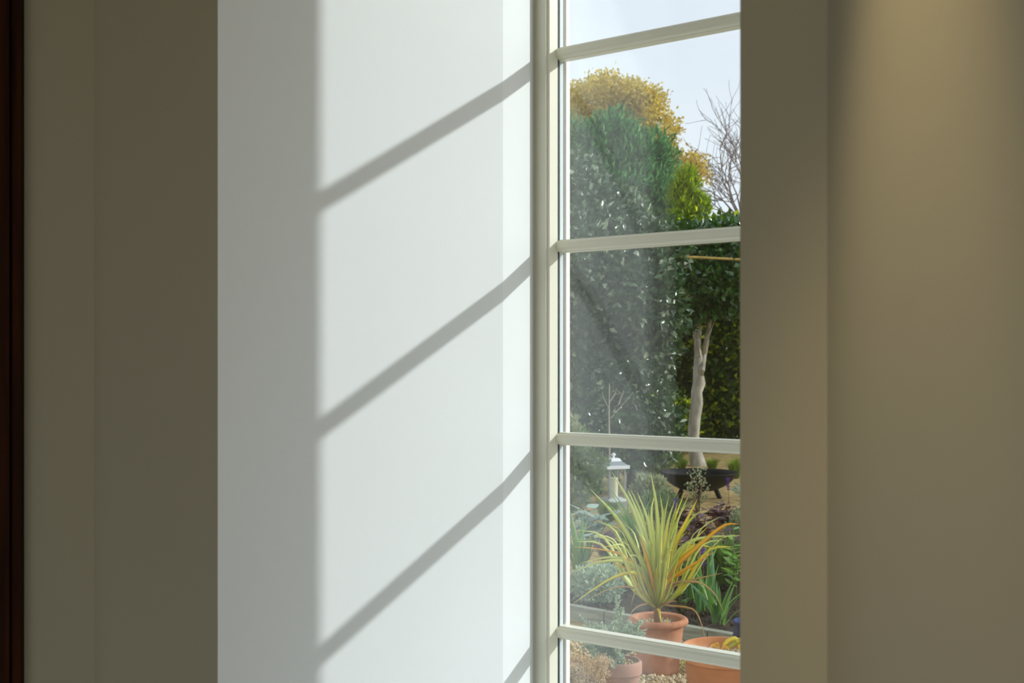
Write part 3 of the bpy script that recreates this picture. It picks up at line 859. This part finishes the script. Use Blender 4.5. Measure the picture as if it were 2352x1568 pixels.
def leafy(name, px, z, hh, nst, nl, me, lsize, spread, label, cat='plant', base=0.05, stem='stem'):
    c_ = G(px, z, base)
    o = thing(name, c_, label, cat)
    sts = []
    for s_ in range(nst):
        an = random.uniform(0, 6.28); r_ = random.uniform(0.2, 1) * spread
        tip = c_ + Vector((math.cos(an) * r_, math.sin(an) * r_, hh * random.uniform(0.6, 1.05)))
        mid = c_.lerp(tip, 0.5) + Vector((0, 0, 0.04))
        sts.append(tube([c_, mid, tip], [0.005, 0.004, 0.002], 5, False))
        for i in range(nl):
            t = 0.25 + 0.75 * (i + 0.6) / nl
            p = c_.lerp(mid, t * 2) if t < 0.5 else mid.lerp(tip, t * 2 - 1)
            a2 = i * 2.4 + s_
            d = Vector((math.cos(a2), math.sin(a2), random.uniform(0.15, 0.7)))
            add_leaf(me, o, p, d, lsize * random.uniform(0.6, 1.15), random.uniform(-0.4, 0.4) + math.pi)
    v, f = merge(*sts)
    mesh_obj('stems', v, f, M[stem], o)['kind'] = 'stuff'
    return o
leafy('leafy_perennial', 1690, 7.0, 0.46, 6, 9, ME_LIME, 0.085, 0.13, 'fresh green leafy perennial beside the iris clump')
leafy('leafy_perennial', 1568, 6.75, 0.14, 4, 5, ME_LIME, 0.05, 0.06, 'low green seedling at the back of the terracotta pot')
leafy('artichoke', 1352, 8.6, 0.40, 7, 9, ME_ART, 0.15, 0.22, 'silver leaved shrub under the white lantern', 'shrub')
leafy('silver_shrub', 1300, 8.15, 0.36, 5, 8, ME_ART, 0.10, 0.16, 'small silver leaved shrub left of the pale irises', 'shrub')
for px, z, lb in ((1650, 10.0, 'dark plum leaved plant in front of the fire bowl leg'), (1570, 9.55, 'dark plum leaved plant right under the fire bowl rim'),
                  (1690, 9.5, 'dark plum leaved plant beside the variegated herb'), (1600, 8.55, 'dark plum leaved plant right behind the cordyline tips'),
                  (1400, 8.0, 'plum leaved plant at the foot of the daylily clump'), (1760, 7.6, 'dark plum leaved plant right of the fine grass tuft'),
                  (1610, 9.05, 'dark plum leaved plant between the tall variegated sprigs and the grass'), (1672, 8.1, 'dark plum leaved plant just behind the fine arching grass'), (1560, 8.1, 'dark plum leaved plant behind the blue green irises')):
    leafy('heuchera', px, z, 0.27, 12, 5, ME_HEU, 0.080, 0.15, lb, 'plant', stem='stem_brown')

def bushlet(name, px, z, rx, h, n, ln, wd, m, label, cat='shrub', base=0.05, up=0.6, shell=0.35):
    c_ = G(px, z, base)
    o = thing(name, c_, label, cat)
    sts = [tube([c_, c_ + Vector((math.cos(k_ * 1.26) * rx * 0.3, math.sin(k_ * 1.26) * rx * 0.3, h * 0.45)), c_ + Vector((math.cos(k_ * 1.26) * rx * 0.6, math.sin(k_ * 1.26) * rx * 0.6, h * 0.8))], [0.008, 0.005, 0.002], 5) for k_ in range(5)]
    v, f = merge(*sts); mesh_obj('stems', v, f, M['stem_brown'], o)['kind'] = 'stuff'
    cloud('foliage', [(c_.x, c_.y, c_.z + h * 0.52, rx, rx, h * 0.5)], n, ln, wd, m, o, shell=shell, up=up)
    return o
bushlet('variegated_herb', 1714, 8.8, 0.15, 0.34, 1500, 0.028, 0.02, M['variegated'], 'cream edged small leaved herb beside the plum plants')
bushlet('variegated_herb', 1602, 10.6, 0.10, 0.52, 260, 0.026, 0.02, M['variegated'], 'tall variegated sprigs standing in front of the black bowl')
bushlet('low_shrub', 1512, 10.3, 0.22, 0.30, 1500, 0.04, 0.022, M['shrub'], 'low green shrub left of the fire bowl foot')
bushlet('low_shrub', 1494, 11.3, 0.18, 0.34, 2200, 0.05, 0.025, M['variegated'], 'pale green low shrub right of the white lantern')
bushlet('low_shrub', 1305, 11.2, 0.33, 0.80, 3400, 0.06, 0.035, M['shrub'], 'leafy green shrub left of the white lantern')
bushlet('low_shrub', 1370, 7.05, 0.16, 0.22, 1800, 0.03, 0.018, M['thyme'], 'grey green ground cover behind the pale terracotta pot')
bushlet('low_shrub', 1472, 7.5, 0.20, 0.36, 1800, 0.035, 0.02, M['shrub'], 'green shrub behind the centre of the cordyline')
bushlet('low_shrub', 1850, 8.2, 0.30, 0.45, 2200, 0.05, 0.028, M['shrub'], 'rounded green shrub right of the plum plants')
bushlet('low_shrub', 1930, 7.4, 0.28, 0.4, 1800, 0.04, 0.022, M['variegated'], 'pale variegated shrub right of the rounded green shrub')
bushlet('low_shrub', 1960, 9.6, 0.4, 0.6, 2400, 0.05, 0.028, M['shrub'], 'taller green shrub behind the pale variegated one')
bushlet('low_shrub', 1800, 10.6, 0.4, 0.5, 2400, 0.05, 0.028, M['thyme'], 'grey green shrub right of the fire bowl')
bushlet('low_shrub', 1110, 8.2, 0.28, 0.5, 2200, 0.05, 0.028, M['thyme'], 'rounded grey shrub left of the silver leaved plants')
bushlet('low_shrub', 1500, 14.5, 0.32, 0.5, 1800, 0.09, 0.02, M['grass'], 'grassy green tuft behind the fire bowl', up=1.6)

def tuft(px, z, r, h, n, m, label, base=0.05, name='grass_tuft'):
    c_ = G(px, z, base)
    an = rng.uniform(0, 6.28, n); rr = rng.random(n) ** 0.5 * r * 0.2
    pos = np.stack([c_.x + rr * np.cos(an), c_.y + rr * np.sin(an), np.full(n, c_.z - 0.01)], 1)
    V, Fc = [], []
    ls = h * rng.uniform(0.6, 1.1, n); out = rng.uniform(0.2, 1.0, n) * r
    for i in range(n):
        d = np.array([math.cos(an[i]), math.sin(an[i]), 0]); s_ = np.array([-d[1], d[0], 0]) * 0.004
        p0 = pos[i]; p1 = p0 + d * out[i] * 0.35 + np.array([0, 0, ls[i] * 0.7]); p2 = p0 + d * out[i] + np.array([0, 0, ls[i] * 0.92])
        b_ = len(V)
        V += [p0 - s_, p0 + s_, p1 - s_ * 0.8, p1 + s_ * 0.8, p2]
        Fc += [[b_, b_ + 1, b_ + 3, b_ + 2], [b_ + 2, b_ + 3, b_ + 4]]
    o = mesh_obj(name, V, Fc, m, None, c_)
    tag(o, label, 'grass')
    return o
tuft(1660, 7.6, 0.22, 0.36, 420, M['grass'], 'tuft of fine arching grass behind the fresh green perennial')
tuft(1395, 10.6, 0.2, 0.22, 260, M['grass'], 'tuft of green grass at the foot of the white lantern')
tuft(1566, 16.4, 0.19, 0.2, 300, M['lawn'], 'short lawn tuft at the left foot of the pale trunk', 0)
tuft(1636, 16.2, 0.19, 0.2, 300, M['lawn'], 'short lawn tuft at the right foot of the pale trunk', 0)
tuft(1690, 15.2, 0.22, 0.3, 300, M['lawn'], 'lawn tuft behind the right rim of the fire bowl', 0)
tuft(1484, 12.6, 0.16, 0.35, 320, M['thyme'], 'pale grey grass tuft between lantern and fire bowl', 0)

for px, py, z, lb in ((1551, 1148, 9.0, 'purple flower spike among the cordyline tips'), (1613, 1262, 7.0, 'purple flower spike beside the iris leaves'), (1672, 1100, 10.6, 'thin purple flower spike in front of the bowl rim')):
    tip = P(px, py, z); c_ = Vector((tip.x + 0.02, tip.y, 0.05))
    o = thing('salvia', c_, lb, 'flower')
    v, f = tube([c_, c_.lerp(tip, 0.5), tip], [0.003, 0.0025, 0.0015], 5)
    mesh_obj('stem', v, f, M['stem_brown'], o)
    n = 90; u = rng.random(n)
    pos = np.array(tip)[None] + np.stack([rng.normal(0, 0.006, n), rng.normal(0, 0.006, n), -u * 0.11 + 0.01], 1)
    V, Fc = leaves(pos, np.stack([rng.normal(0, 1, n), rng.normal(0, 1, n), np.full(n, 0.6)], 1), np.full(n, 0.014), np.full(n, 0.01))
    mesh_obj('blossom', V, Fc, M['purple'], o)['kind'] = 'stuff'

# ------------------------------------------------------------------ fire bowl
ZB = 12.8
c = G(1605, ZB)
fb = thing('fire_bowl', c, 'black iron fire bowl standing on three splayed legs', 'fire bowl')
R_ = 0.42; rim = 0.295
pr = [(0.0, 0.085)]
for i in range(1, 10):
    t = i / 9; pr.append((R_ * math.sin(t * 1.25) / math.sin(1.25), 0.085 + (rim - 0.085) * (1 - math.cos(t * 1.25)) / (1 - math.cos(1.25))))
pr += [(R_ + 0.012, rim + 0.006), (R_ + 0.010, rim + 0.012), (R_ - 0.008, rim + 0.006)]
for i in range(8, 0, -1):
    t = i / 9; pr.append(((R_ - 0.012) * math.sin(t * 1.25) / math.sin(1.25), 0.095 + (rim - 0.085) * (1 - math.cos(t * 1.25)) / (1 - math.cos(1.25))))
pr.append((0.0, 0.095))
v, f = lathe(pr, c, 56)
mesh_obj('bowl', v, f, M['iron'], fb, smooth=True)
for an in (-0.35, 1.75, 3.85):
    d = XH * math.cos(an) - ZH * math.sin(an)
    v, f = tube([c + d * 0.20 + Vector((0, 0, 0.13)), c + d * 0.27 + Vector((0, 0, -0.01))], [0.028, 0.026], 10)
    mesh_obj('leg', v, f, M['iron'], fb)
for an in (-0.1, 3.05):
    d = XH * math.cos(an) - ZH * math.sin(an); s_ = Vector((-d.y, d.x, 0))
    pts = [c + d * (R_ - 0.03 + 0.045 * math.sin(t)) + s_ * (0.05 * math.cos(t)) + Vector((0, 0, rim - 0.06)) for t in [math.pi * k_ / 8 for k_ in range(9)]]
    v, f = tube(pts, [0.006] * 9, 6)
    mesh_obj('handle', v, f, M['iron'], fb)

# ------------------------------------------------------------------ lantern
ZN = 12.2
c = G(1409, ZN, 0.0); c.z = 0.0
c.z = 0.06
ln_ = thing('garden_lantern', c, 'white roofed garden lantern holding a cream candle', 'lantern')
yaw = YAW + 0.35
def rot(x, y):
    return (c.x + x * math.cos(yaw) - y * math.sin(yaw), c.y + x * math.sin(yaw) + y * math.cos(yaw))
def rbox(x0, x1, y0, y1, z0, z1):
    return prism([rot(x0, y0), rot(x1, y0), rot(x1, y1), rot(x0, y1)], c.z + z0, c.z + z1)
v, f = rbox(-0.10, 0.10, -0.10, 0.10, 0, 0.03); mesh_obj('base', v, f, M['white_metal'], ln_)
for sx in (-1, 1):
    for sy in (-1, 1):
        v, f = rbox(sx * 0.088 - 0.009, sx * 0.088 + 0.009, sy * 0.088 - 0.009, sy * 0.088 + 0.009, 0.03, 0.34)
        mesh_obj('post', v, f, M['grey_metal'], ln_)
for sx, sy in ((1, 0), (-1, 0), (0, 1), (0, -1)):
    hx_ = 0.002 if sx else 0.079; hy_ = 0.002 if sy else 0.079
    v, f = rbox(sx * 0.088 - hx_, sx * 0.088 + hx_, sy * 0.088 - hy_, sy * 0.088 + hy_, 0.03, 0.34)
    mesh_obj('pane', v, f, M['lantern_glass'], ln_)
def frust(w0, w1, z0, z1):
    V = [(*rot(sx * w0, sy * w0), c.z + z0) for sx, sy in ((-1, -1), (1, -1), (1, 1), (-1, 1))] + [(*rot(sx * w1, sy * w1), c.z + z1) for sx, sy in ((-1, -1), (1, -1), (1, 1), (-1, 1))]
    return V, [[3, 2, 1, 0], [4, 5, 6, 7], [0, 1, 5, 4], [1, 2, 6, 5], [2, 3, 7, 6], [3, 0, 4, 7]]
v, f = frust(0.128, 0.128, 0.34, 0.375); mesh_obj('roof_rim', v, f, M['white_metal'], ln_)
v, f = frust(0.118, 0.062, 0.375, 0.415); mesh_obj('roof', v, f, M['grey_metal'], ln_)
v, f = frust(0.066, 0.05, 0.415, 0.445); mesh_obj('roof_cap', v, f, M['white_metal'], ln_)
v, f = lathe([(0.012, 0.445), (0.012, 0.465), (0.024, 0.475), (0.024, 0.485), (0.006, 0.5), (0.0, 0.5)], c, 16); mesh_obj('finial', v, f, M['white_metal'], ln_)
v, f = lathe([(0.0, 0.03), (0.045, 0.03), (0.045, 0.235), (0.036, 0.242), (0.0, 0.238)], c, 28)
cd = mesh_obj('candle', v, f, M['candle'], ln_)
# flat stone under the lantern
v, f = prism([(c.x + 0.19 * math.cos(a_) * (1 + 0.1 * math.sin(3 * a_)), c.y + 0.19 * math.sin(a_)) for a_ in [k_ * 0.5236 for k_ in range(12)]], -0.02, 0.061)
tag(mesh_obj('stepping_stone', v, f, M['sleeper'], None, (c.x, c.y, 0)), 'flat grey stone under the white roofed lantern', 'stone')

# ------------------------------------------------------------------ trees, hedge and shrubs at the back
def branches(parent, base, targets, r0, m, name='branch', seg=7, sag=0.0):
    for t in targets:
        t = Vector(t); mid = base.lerp(t, 0.5) + Vector((random.uniform(-0.1, 0.1), random.uniform(-0.1, 0.1), 0.15 - sag))
        v, f = tube([base, base.lerp(mid, 0.5), mid, mid.lerp(t, 0.5), t], [r0, r0 * 0.8, r0 * 0.6, r0 * 0.4, r0 * 0.15], seg)
        mesh_obj(name, v, f, m, parent)

# hedge
H = thing('hedge', G(1500, 21), 'tall yellow green hedge along the back of the garden', 'hedge')
bl = []
for i in range(30):
    px = 700 + i * 55
    z = 20.6 + 0.35 * math.sin(i * 1.7)
    for h, r in ((0.7, 0.75), (1.75, 0.75), (2.7, 0.7), (3.5, 0.6)):
        p = G(px + random.uniform(-15, 15), z, h)
        bl.append((p.x, p.y, p.z, 0.6, 0.6, r))
cloud('foliage', bl, 72000, 0.125, 0.08, M['hedge'], H, shell=0.45, rnd=1.1, up=0.0)
bl2 = []
for i in range(24):
    for h in (0.8, 2.2, 3.4):
        p = G(760 + i * 65 + random.uniform(-15, 15), 22.1, h)
        bl2.append((p.x, p.y, p.z, 0.7, 0.7, 0.95))
cloud('inner_foliage', bl2, 36000, 0.17, 0.12, M['hedge'], H, shell=0.3, rnd=1.1, up=0.0)
sts = []
for i in range(60):
    p = G(700 + i * 27, 20.8 + random.uniform(-0.2, 0.2))
    sts.append(tube([p, p + Vector((random.uniform(-0.1, 0.1), 0, 1.2)), p + Vector((random.uniform(-0.2, 0.2), 0, 2.6))], [0.04, 0.03, 0.015], 6))
v, f = merge(*sts); mesh_obj('stems', v, f, M['darkbark'], H)['kind'] = 'stuff'

# evergreen with the pale trunk
ZE = 17.0
base = G(1602, ZE)
E = thing('evergreen_tree', base, 'evergreen tree with pale bare trunk and dark glossy leaves', 'tree')
tp = [P(x, y, ZE) for x, y in ((1604, 1068), (1595, 1030), (1592, 1000), (1596, 960), (1601, 925), (1600, 900), (1606, 880), (1603, 850), (1604, 815))]
tp[0].z = 0
v, f = tube([tp[0] - Vector((0, 0, 0.05))] + tp, [0.13, 0.12, 0.095, 0.088, 0.085, 0.088, 0.082, 0.095, 0.07, 0.06], 14)
mesh_obj('trunk', v, f, M['bark'], E, smooth=True)
for pts, r0 in (([(1606, 880), (1612, 850), (1618, 810), (1630, 740), (1640, 690)], 0.055), ([(1604, 820), (1600, 780), (1590, 740), (1570, 700), (1540, 680)], 0.055),
                ([(1618, 810), (1625, 770), (1650, 720), (1700, 690)], 0.045), ([(1602, 800), (1606, 750), (1610, 690), (1612, 600)], 0.05),
                ([(1590, 745), (1570, 752), (1540, 758), (1500, 770)], 0.028), ([(1580, 722), (1560, 760), (1545, 800)], 0.02), ([(1630, 740), (1662, 705), (1690, 655)], 0.02)):
    v, f = tube([P(x, y, ZE + random.uniform(-0.1, 0.1)) for x, y in pts], [r0 * (1 - 0.75 * i / (len(pts) - 1)) for i in range(len(pts))], 8)
    mesh_obj('branch', v, f, M['bark'], E)
eb = []
for px, py, dz, rx, rz in ((1600, 600, 0, 0.85, 0.55), (1680, 590, 0.2, 0.8, 0.55), (1760, 600, 0, 0.9, 0.6), (1560, 650, -0.5, 0.55, 0.45), (1640, 660, -0.5, 0.6, 0.42),
                            (1590, 700, -0.6, 0.35, 0.25), (1700, 660, -0.5, 0.55, 0.35), (1540, 580, 0.1, 0.6, 0.4), (1650, 548, 0.3, 0.7, 0.22), (1565, 735, -0.6, 0.2, 0.18)):
    p = P(px, py, ZE + dz); eb.append((p.x, p.y, p.z, rx, rx, rz))
cloud('foliage', eb, 15000, 0.12, 0.07, M['evergreen'], E, shell=0.5, up=0.1, rnd=1.2)
pos, out = blob_points(eb, 900, 0.96)
dcam = norm(np.array(CAM)[None] - pos)
keep = np.argsort(-(out * dcam).sum(1))[:280]
for i in keep:
    add_leaf(ME_EVER, E, pos[i], Vector(out[i]) * 0.7 + Vector((random.gauss(0, 0.6), random.gauss(0, 0.6), random.gauss(0.2, 0.5))), random.uniform(0.08, 0.13), random.uniform(0, 6.28))
# bamboo cane lying across the branches
v, f = tube([P(1480, 588, ZE - 0.95), P(1600, 591, ZE - 0.95), P(1720, 597, ZE - 0.9)], [0.02, 0.02, 0.018], 8)
tag(mesh_obj('bamboo_cane', v, f, M['cane'], None, P(1600, 591, ZE - 0.95)), 'golden cane lying across the evergreen branches', 'cane')

# glossy shrub mass on the left
Lr = thing('laurel_shrub', G(1390, 13.3), 'big glossy leaved shrub rising behind the lantern', 'shrub')
lb = []
for px, py, z, rx, rz in ((1290, 430, 17, 0.85, 0.75), (1370, 470, 16.6, 0.75, 0.65), (1440, 520, 16.3, 0.7, 0.55), (1490, 560, 16.2, 0.55, 0.45), (1330, 560, 16, 0.9, 0.7), (1420, 610, 16, 0.8, 0.6),
                          (1290, 700, 16.5, 0.9, 0.8), (1380, 690, 16.4, 0.7, 0.5), (1480, 650, 16.0, 0.55, 0.5), (1200, 480, 17, 0.9, 0.9), (1220, 650, 16.6, 0.9, 0.9), (1150, 800, 16.6, 0.9, 1.0), (1270, 840, 17, 0.7, 0.7), (1520, 690, 16.2, 0.4, 0.35),
                          (1330, 800, 16.4, 0.7, 0.6), (1420, 780, 16.4, 0.6, 0.5), (1500, 760, 16.6, 0.4, 0.4), (1360, 900, 16.4, 0.7, 0.6), (1460, 880, 16.5, 0.6, 0.6), (1300, 950, 16.5, 0.7, 0.6), (1410, 980, 16.6, 0.6, 0.5), (1500, 960, 16.8, 0.45, 0.5)):
    z -= 3.2; p = P(px, py + 34, z); rx *= 0.78; rz *= 0.78; lb.append((p.x, p.y, p.z, rx, rx, rz))
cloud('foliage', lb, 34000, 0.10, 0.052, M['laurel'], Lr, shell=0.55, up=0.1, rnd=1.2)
for k_ in range(4):
    b0 = G(1330 + 40 * k_, 13.4)
    v, f = tube([b0, P(1340 + 40 * k_, 850, 13.4), P(1330 + 45 * k_, 650, 13.3)], [0.06, 0.05, 0.03], 8)
    mesh_obj('stem', v, f, M['darkbark'], Lr)
# lower bushes under it
for px, z, rx, h, lb_, mm in ((1296, 12.3, 0.23, 0.95, 'pale leafy bush under the big glossy shrub', 'variegated'), (1440, 16.5, 0.5, 1.0, 'green bush with bare pale twigs under the glossy shrub', 'shrub'),
                         (1535, 18.9, 0.5, 1.0, 'yellowish bush left of the pale trunk', 'hedge')):
    bushlet('garden_bush', px, z, rx, h, 2600, 0.075, 0.045, M[mm], lb_, 'bush', base=0, up=0.3)
tw = thing('dead_sapling', G(1402, 12.6), 'small leafless pale sapling in front of the glossy shrub', 'tree')
for pts, r0 in (([(1402, 1060), (1399, 960), (1400, 880)], 0.012), ([(1399, 925), (1412, 905), (1418, 890)], 0.006), ([(1420, 930), (1430, 905), (1433, 895)], 0.006), ([(1400, 940), (1385, 910), (1384, 900)], 0.006), ([(1402, 960), (1425, 935), (1455, 900)], 0.006)):
    pp = [P(x, y, 12.6) for x, y in pts]
    if pts[0][1] == 1060: pp[0].z = 0
    v, f = tube(pp, [r0, r0 * 0.8, r0 * 0.4], 6)
    mesh_obj('branch' if r0 < 0.01 else 'trunk', v, f, M['bark'], tw)

# large blue green conifer
K = thing('conifer', G(1400, 27), 'broad blue green conifer in front of the golden oak', 'tree')
kb = []
for px, py, z, rx, rz in ((1340, 340, 27, 0.8, 0.9), (1400, 310, 27.3, 0.7, 0.7), (1450, 350, 27, 0.75, 0.8), (1500, 370, 26.8, 0.45, 0.9), (1490, 440, 26.6, 0.6, 0.9), (1420, 430, 26.5, 0.9, 1.0), (1320, 440, 26.8, 0.9, 1.0),
                          (1515, 500, 26.6, 0.55, 0.9), (1430, 560, 26.8, 1.2, 1.3), (1300, 600, 27, 1.2, 1.5), (1250, 420, 27.3, 0.9, 1.2), (1400, 700, 27, 1.4, 1.4), (1490, 330, 27, 0.3, 0.6), (1410, 275, 27.2, 0.35, 0.4), (1520, 430, 26.6, 0.3, 0.5)):
    p = P(px, py + 34, z); kb.append((p.x, p.y, p.z, rx * 0.92, rx * 0.92, rz * 0.9))
cloud('foliage', kb, 46000, 0.20, 0.05, M['conifer'], K, shell=0.8, up=0.7, rnd=0.8, clump=1100, csize=0.13)
b0 = G(1400, 27)
v, f = tube([b0, P(1400, 700, 27), P(1410, 330, 27.2)], [0.3, 0.22, 0.06], 10); mesh_obj('trunk', v, f, M['darkbark'], K)

# small lime cypress
Y = thing('cypress', G(1580, 24.3), 'small pointed lime green cypress above the hedge', 'tree')
yb = []
for px, py, rx, rz in ((1580, 425, 0.16, 0.35), (1575, 455, 0.26, 0.35), (1590, 480, 0.30, 0.30), (1565, 495, 0.34, 0.35), (1598, 505, 0.24, 0.28), (1580, 540, 0.42, 0.4), (1580, 600, 0.5, 0.6), (1580, 700, 0.6, 0.8), (1580, 820, 0.6, 0.9), (1610, 470, 0.12, 0.2)):
    p = P(px, py, 24.3); yb.append((p.x, p.y, p.z, rx, rx, rz))
cloud('foliage', yb, 15000, 0.13, 0.032, M['cypress'], Y, shell=0.7, up=1.0, rnd=0.7, clump=420, csize=0.06)
v, f = tube([G(1580, 24.3), P(1580, 600, 24.3), P(1580, 440, 24.3)], [0.12, 0.08, 0.02], 8); mesh_obj('trunk', v, f, M['darkbark'], Y)

# golden oak
O = thing('golden_oak', G(1440, 40), 'large autumn oak with golden yellow leaves', 'tree')
ob = []
for px, py, r in ((1330, 230, 0.9), (1370, 205, 0.8), (1420, 195, 0.75), (1430, 215, 0.7), (1480, 220, 0.65), (1495, 235, 0.6), (1400, 260, 0.8), (1450, 250, 0.7), (1505, 265, 0.45), (1345, 290, 0.8), (1470, 300, 0.7),
                  (1520, 290, 0.5), (1535, 275, 0.28), (1500, 330, 0.6), (1545, 330, 0.45), (1580, 360, 0.42), (1605, 375, 0.30), (1560, 370, 0.45), (1595, 395, 0.35), (1540, 390, 0.5), (1280, 260, 0.9), (1230, 300, 1.0), (1250, 400, 1.2), (1420, 400, 1.2), (1500, 420, 0.9), (1180, 380, 1.0)):
    p = P(px, py + 16, 40 + random.uniform(-1, 1)); ob.append((p.x, p.y, p.z, r * 0.95, r * 0.95, r * 0.72))
cloud('foliage', ob, 36000, 0.13, 0.09, M['oak'], O, shell=0.82, up=0.1, rnd=1.2, clump=500, csize=0.15)
b0 = G(1440, 40)
fork = P(1430, 480, 40)
v, f = tube([b0, P(1436, 700, 40), fork], [0.5, 0.4, 0.34], 12); mesh_obj('trunk', v, f, M['darkbark'], O)
branches(O, fork, [P(x, y, 40 + random.uniform(-0.8, 0.8)) for x, y in ((1330, 240), (1400, 200), (1450, 215), (1490, 240), (1530, 300), (1560, 350), (1605, 385), (1360, 300), (1240, 320), (1500, 330), (1280, 270), (1430, 300))], 0.17, M['twig'])

# bare tree on the right
Bt = thing('bare_tree', G(1730, 30), 'leafless tree with fine grey brown twigs', 'tree')
b0 = G(1735, 30)
tops = P(1706, 508, 30)
v, f = tube([b0, P(1738, 700, 30), tops], [0.16, 0.13, 0.09], 10); mesh_obj('trunk', v, f, M['twig'], Bt)
tws = []
def grow(p, d, ln__, r, lev):
    pts = [p]; q_ = p
    for i in range(4):
        d = (d + Vector((random.gauss(0, 0.16), random.gauss(0, 0.16), random.gauss(0.03, 0.13)))).normalized()
        q_ = q_ + d * ln__ / 4; pts.append(q_)
        if lev > 0 and i >= 1:
            for _ in range(2 if lev > 1 else 2):
                nd = (d + Vector((random.gauss(0, 0.65), random.gauss(0, 0.65), random.gauss(0.15, 0.55)))).normalized()
                grow(q_, nd, ln__ * 0.55, r * 0.55, lev - 1)
    tws.append((pts, [max(0.0055, r * (1 - 0.18 * i)) for i in range(5)], lev))
for px, py in ((1640, 330), (1660, 335), (1690, 330), (1625, 400), (1640, 450), (1650, 420), (1720, 330), (1760, 350), (1620, 470), (1670, 380)):
    t = P(px, py, 30 + random.uniform(-0.5, 0.5)); st_ = b0.lerp(tops, random.uniform(0.86, 1.0)) if py > 380 else tops
    d = (t - tops); grow(tops, d.normalized(), d.length * 1.0, 0.028, 2)
for lev, nm in ((2, 'branch'),):
    for pts, rr, l_ in tws:
        if l_ == 2:
            v, f = tube(pts, rr, 6); mesh_obj('branch', v, f, M['twig'], Bt)
v, f = merge(*[tube(pts, rr, 3, False) for pts, rr, l_ in tws if l_ < 2])
mesh_obj('twigs', v, f, M['twig'], Bt)['kind'] = 'stuff'
v, f = tube([P(1735, 470, 30), P(1715, 495, 30), P(1690, 502, 30), P(1660, 506, 30), P(1630, 509, 30)], [0.06, 0.05, 0.04, 0.03, 0.015], 8)
mesh_obj('branch', v, f, M['twig'], Bt)
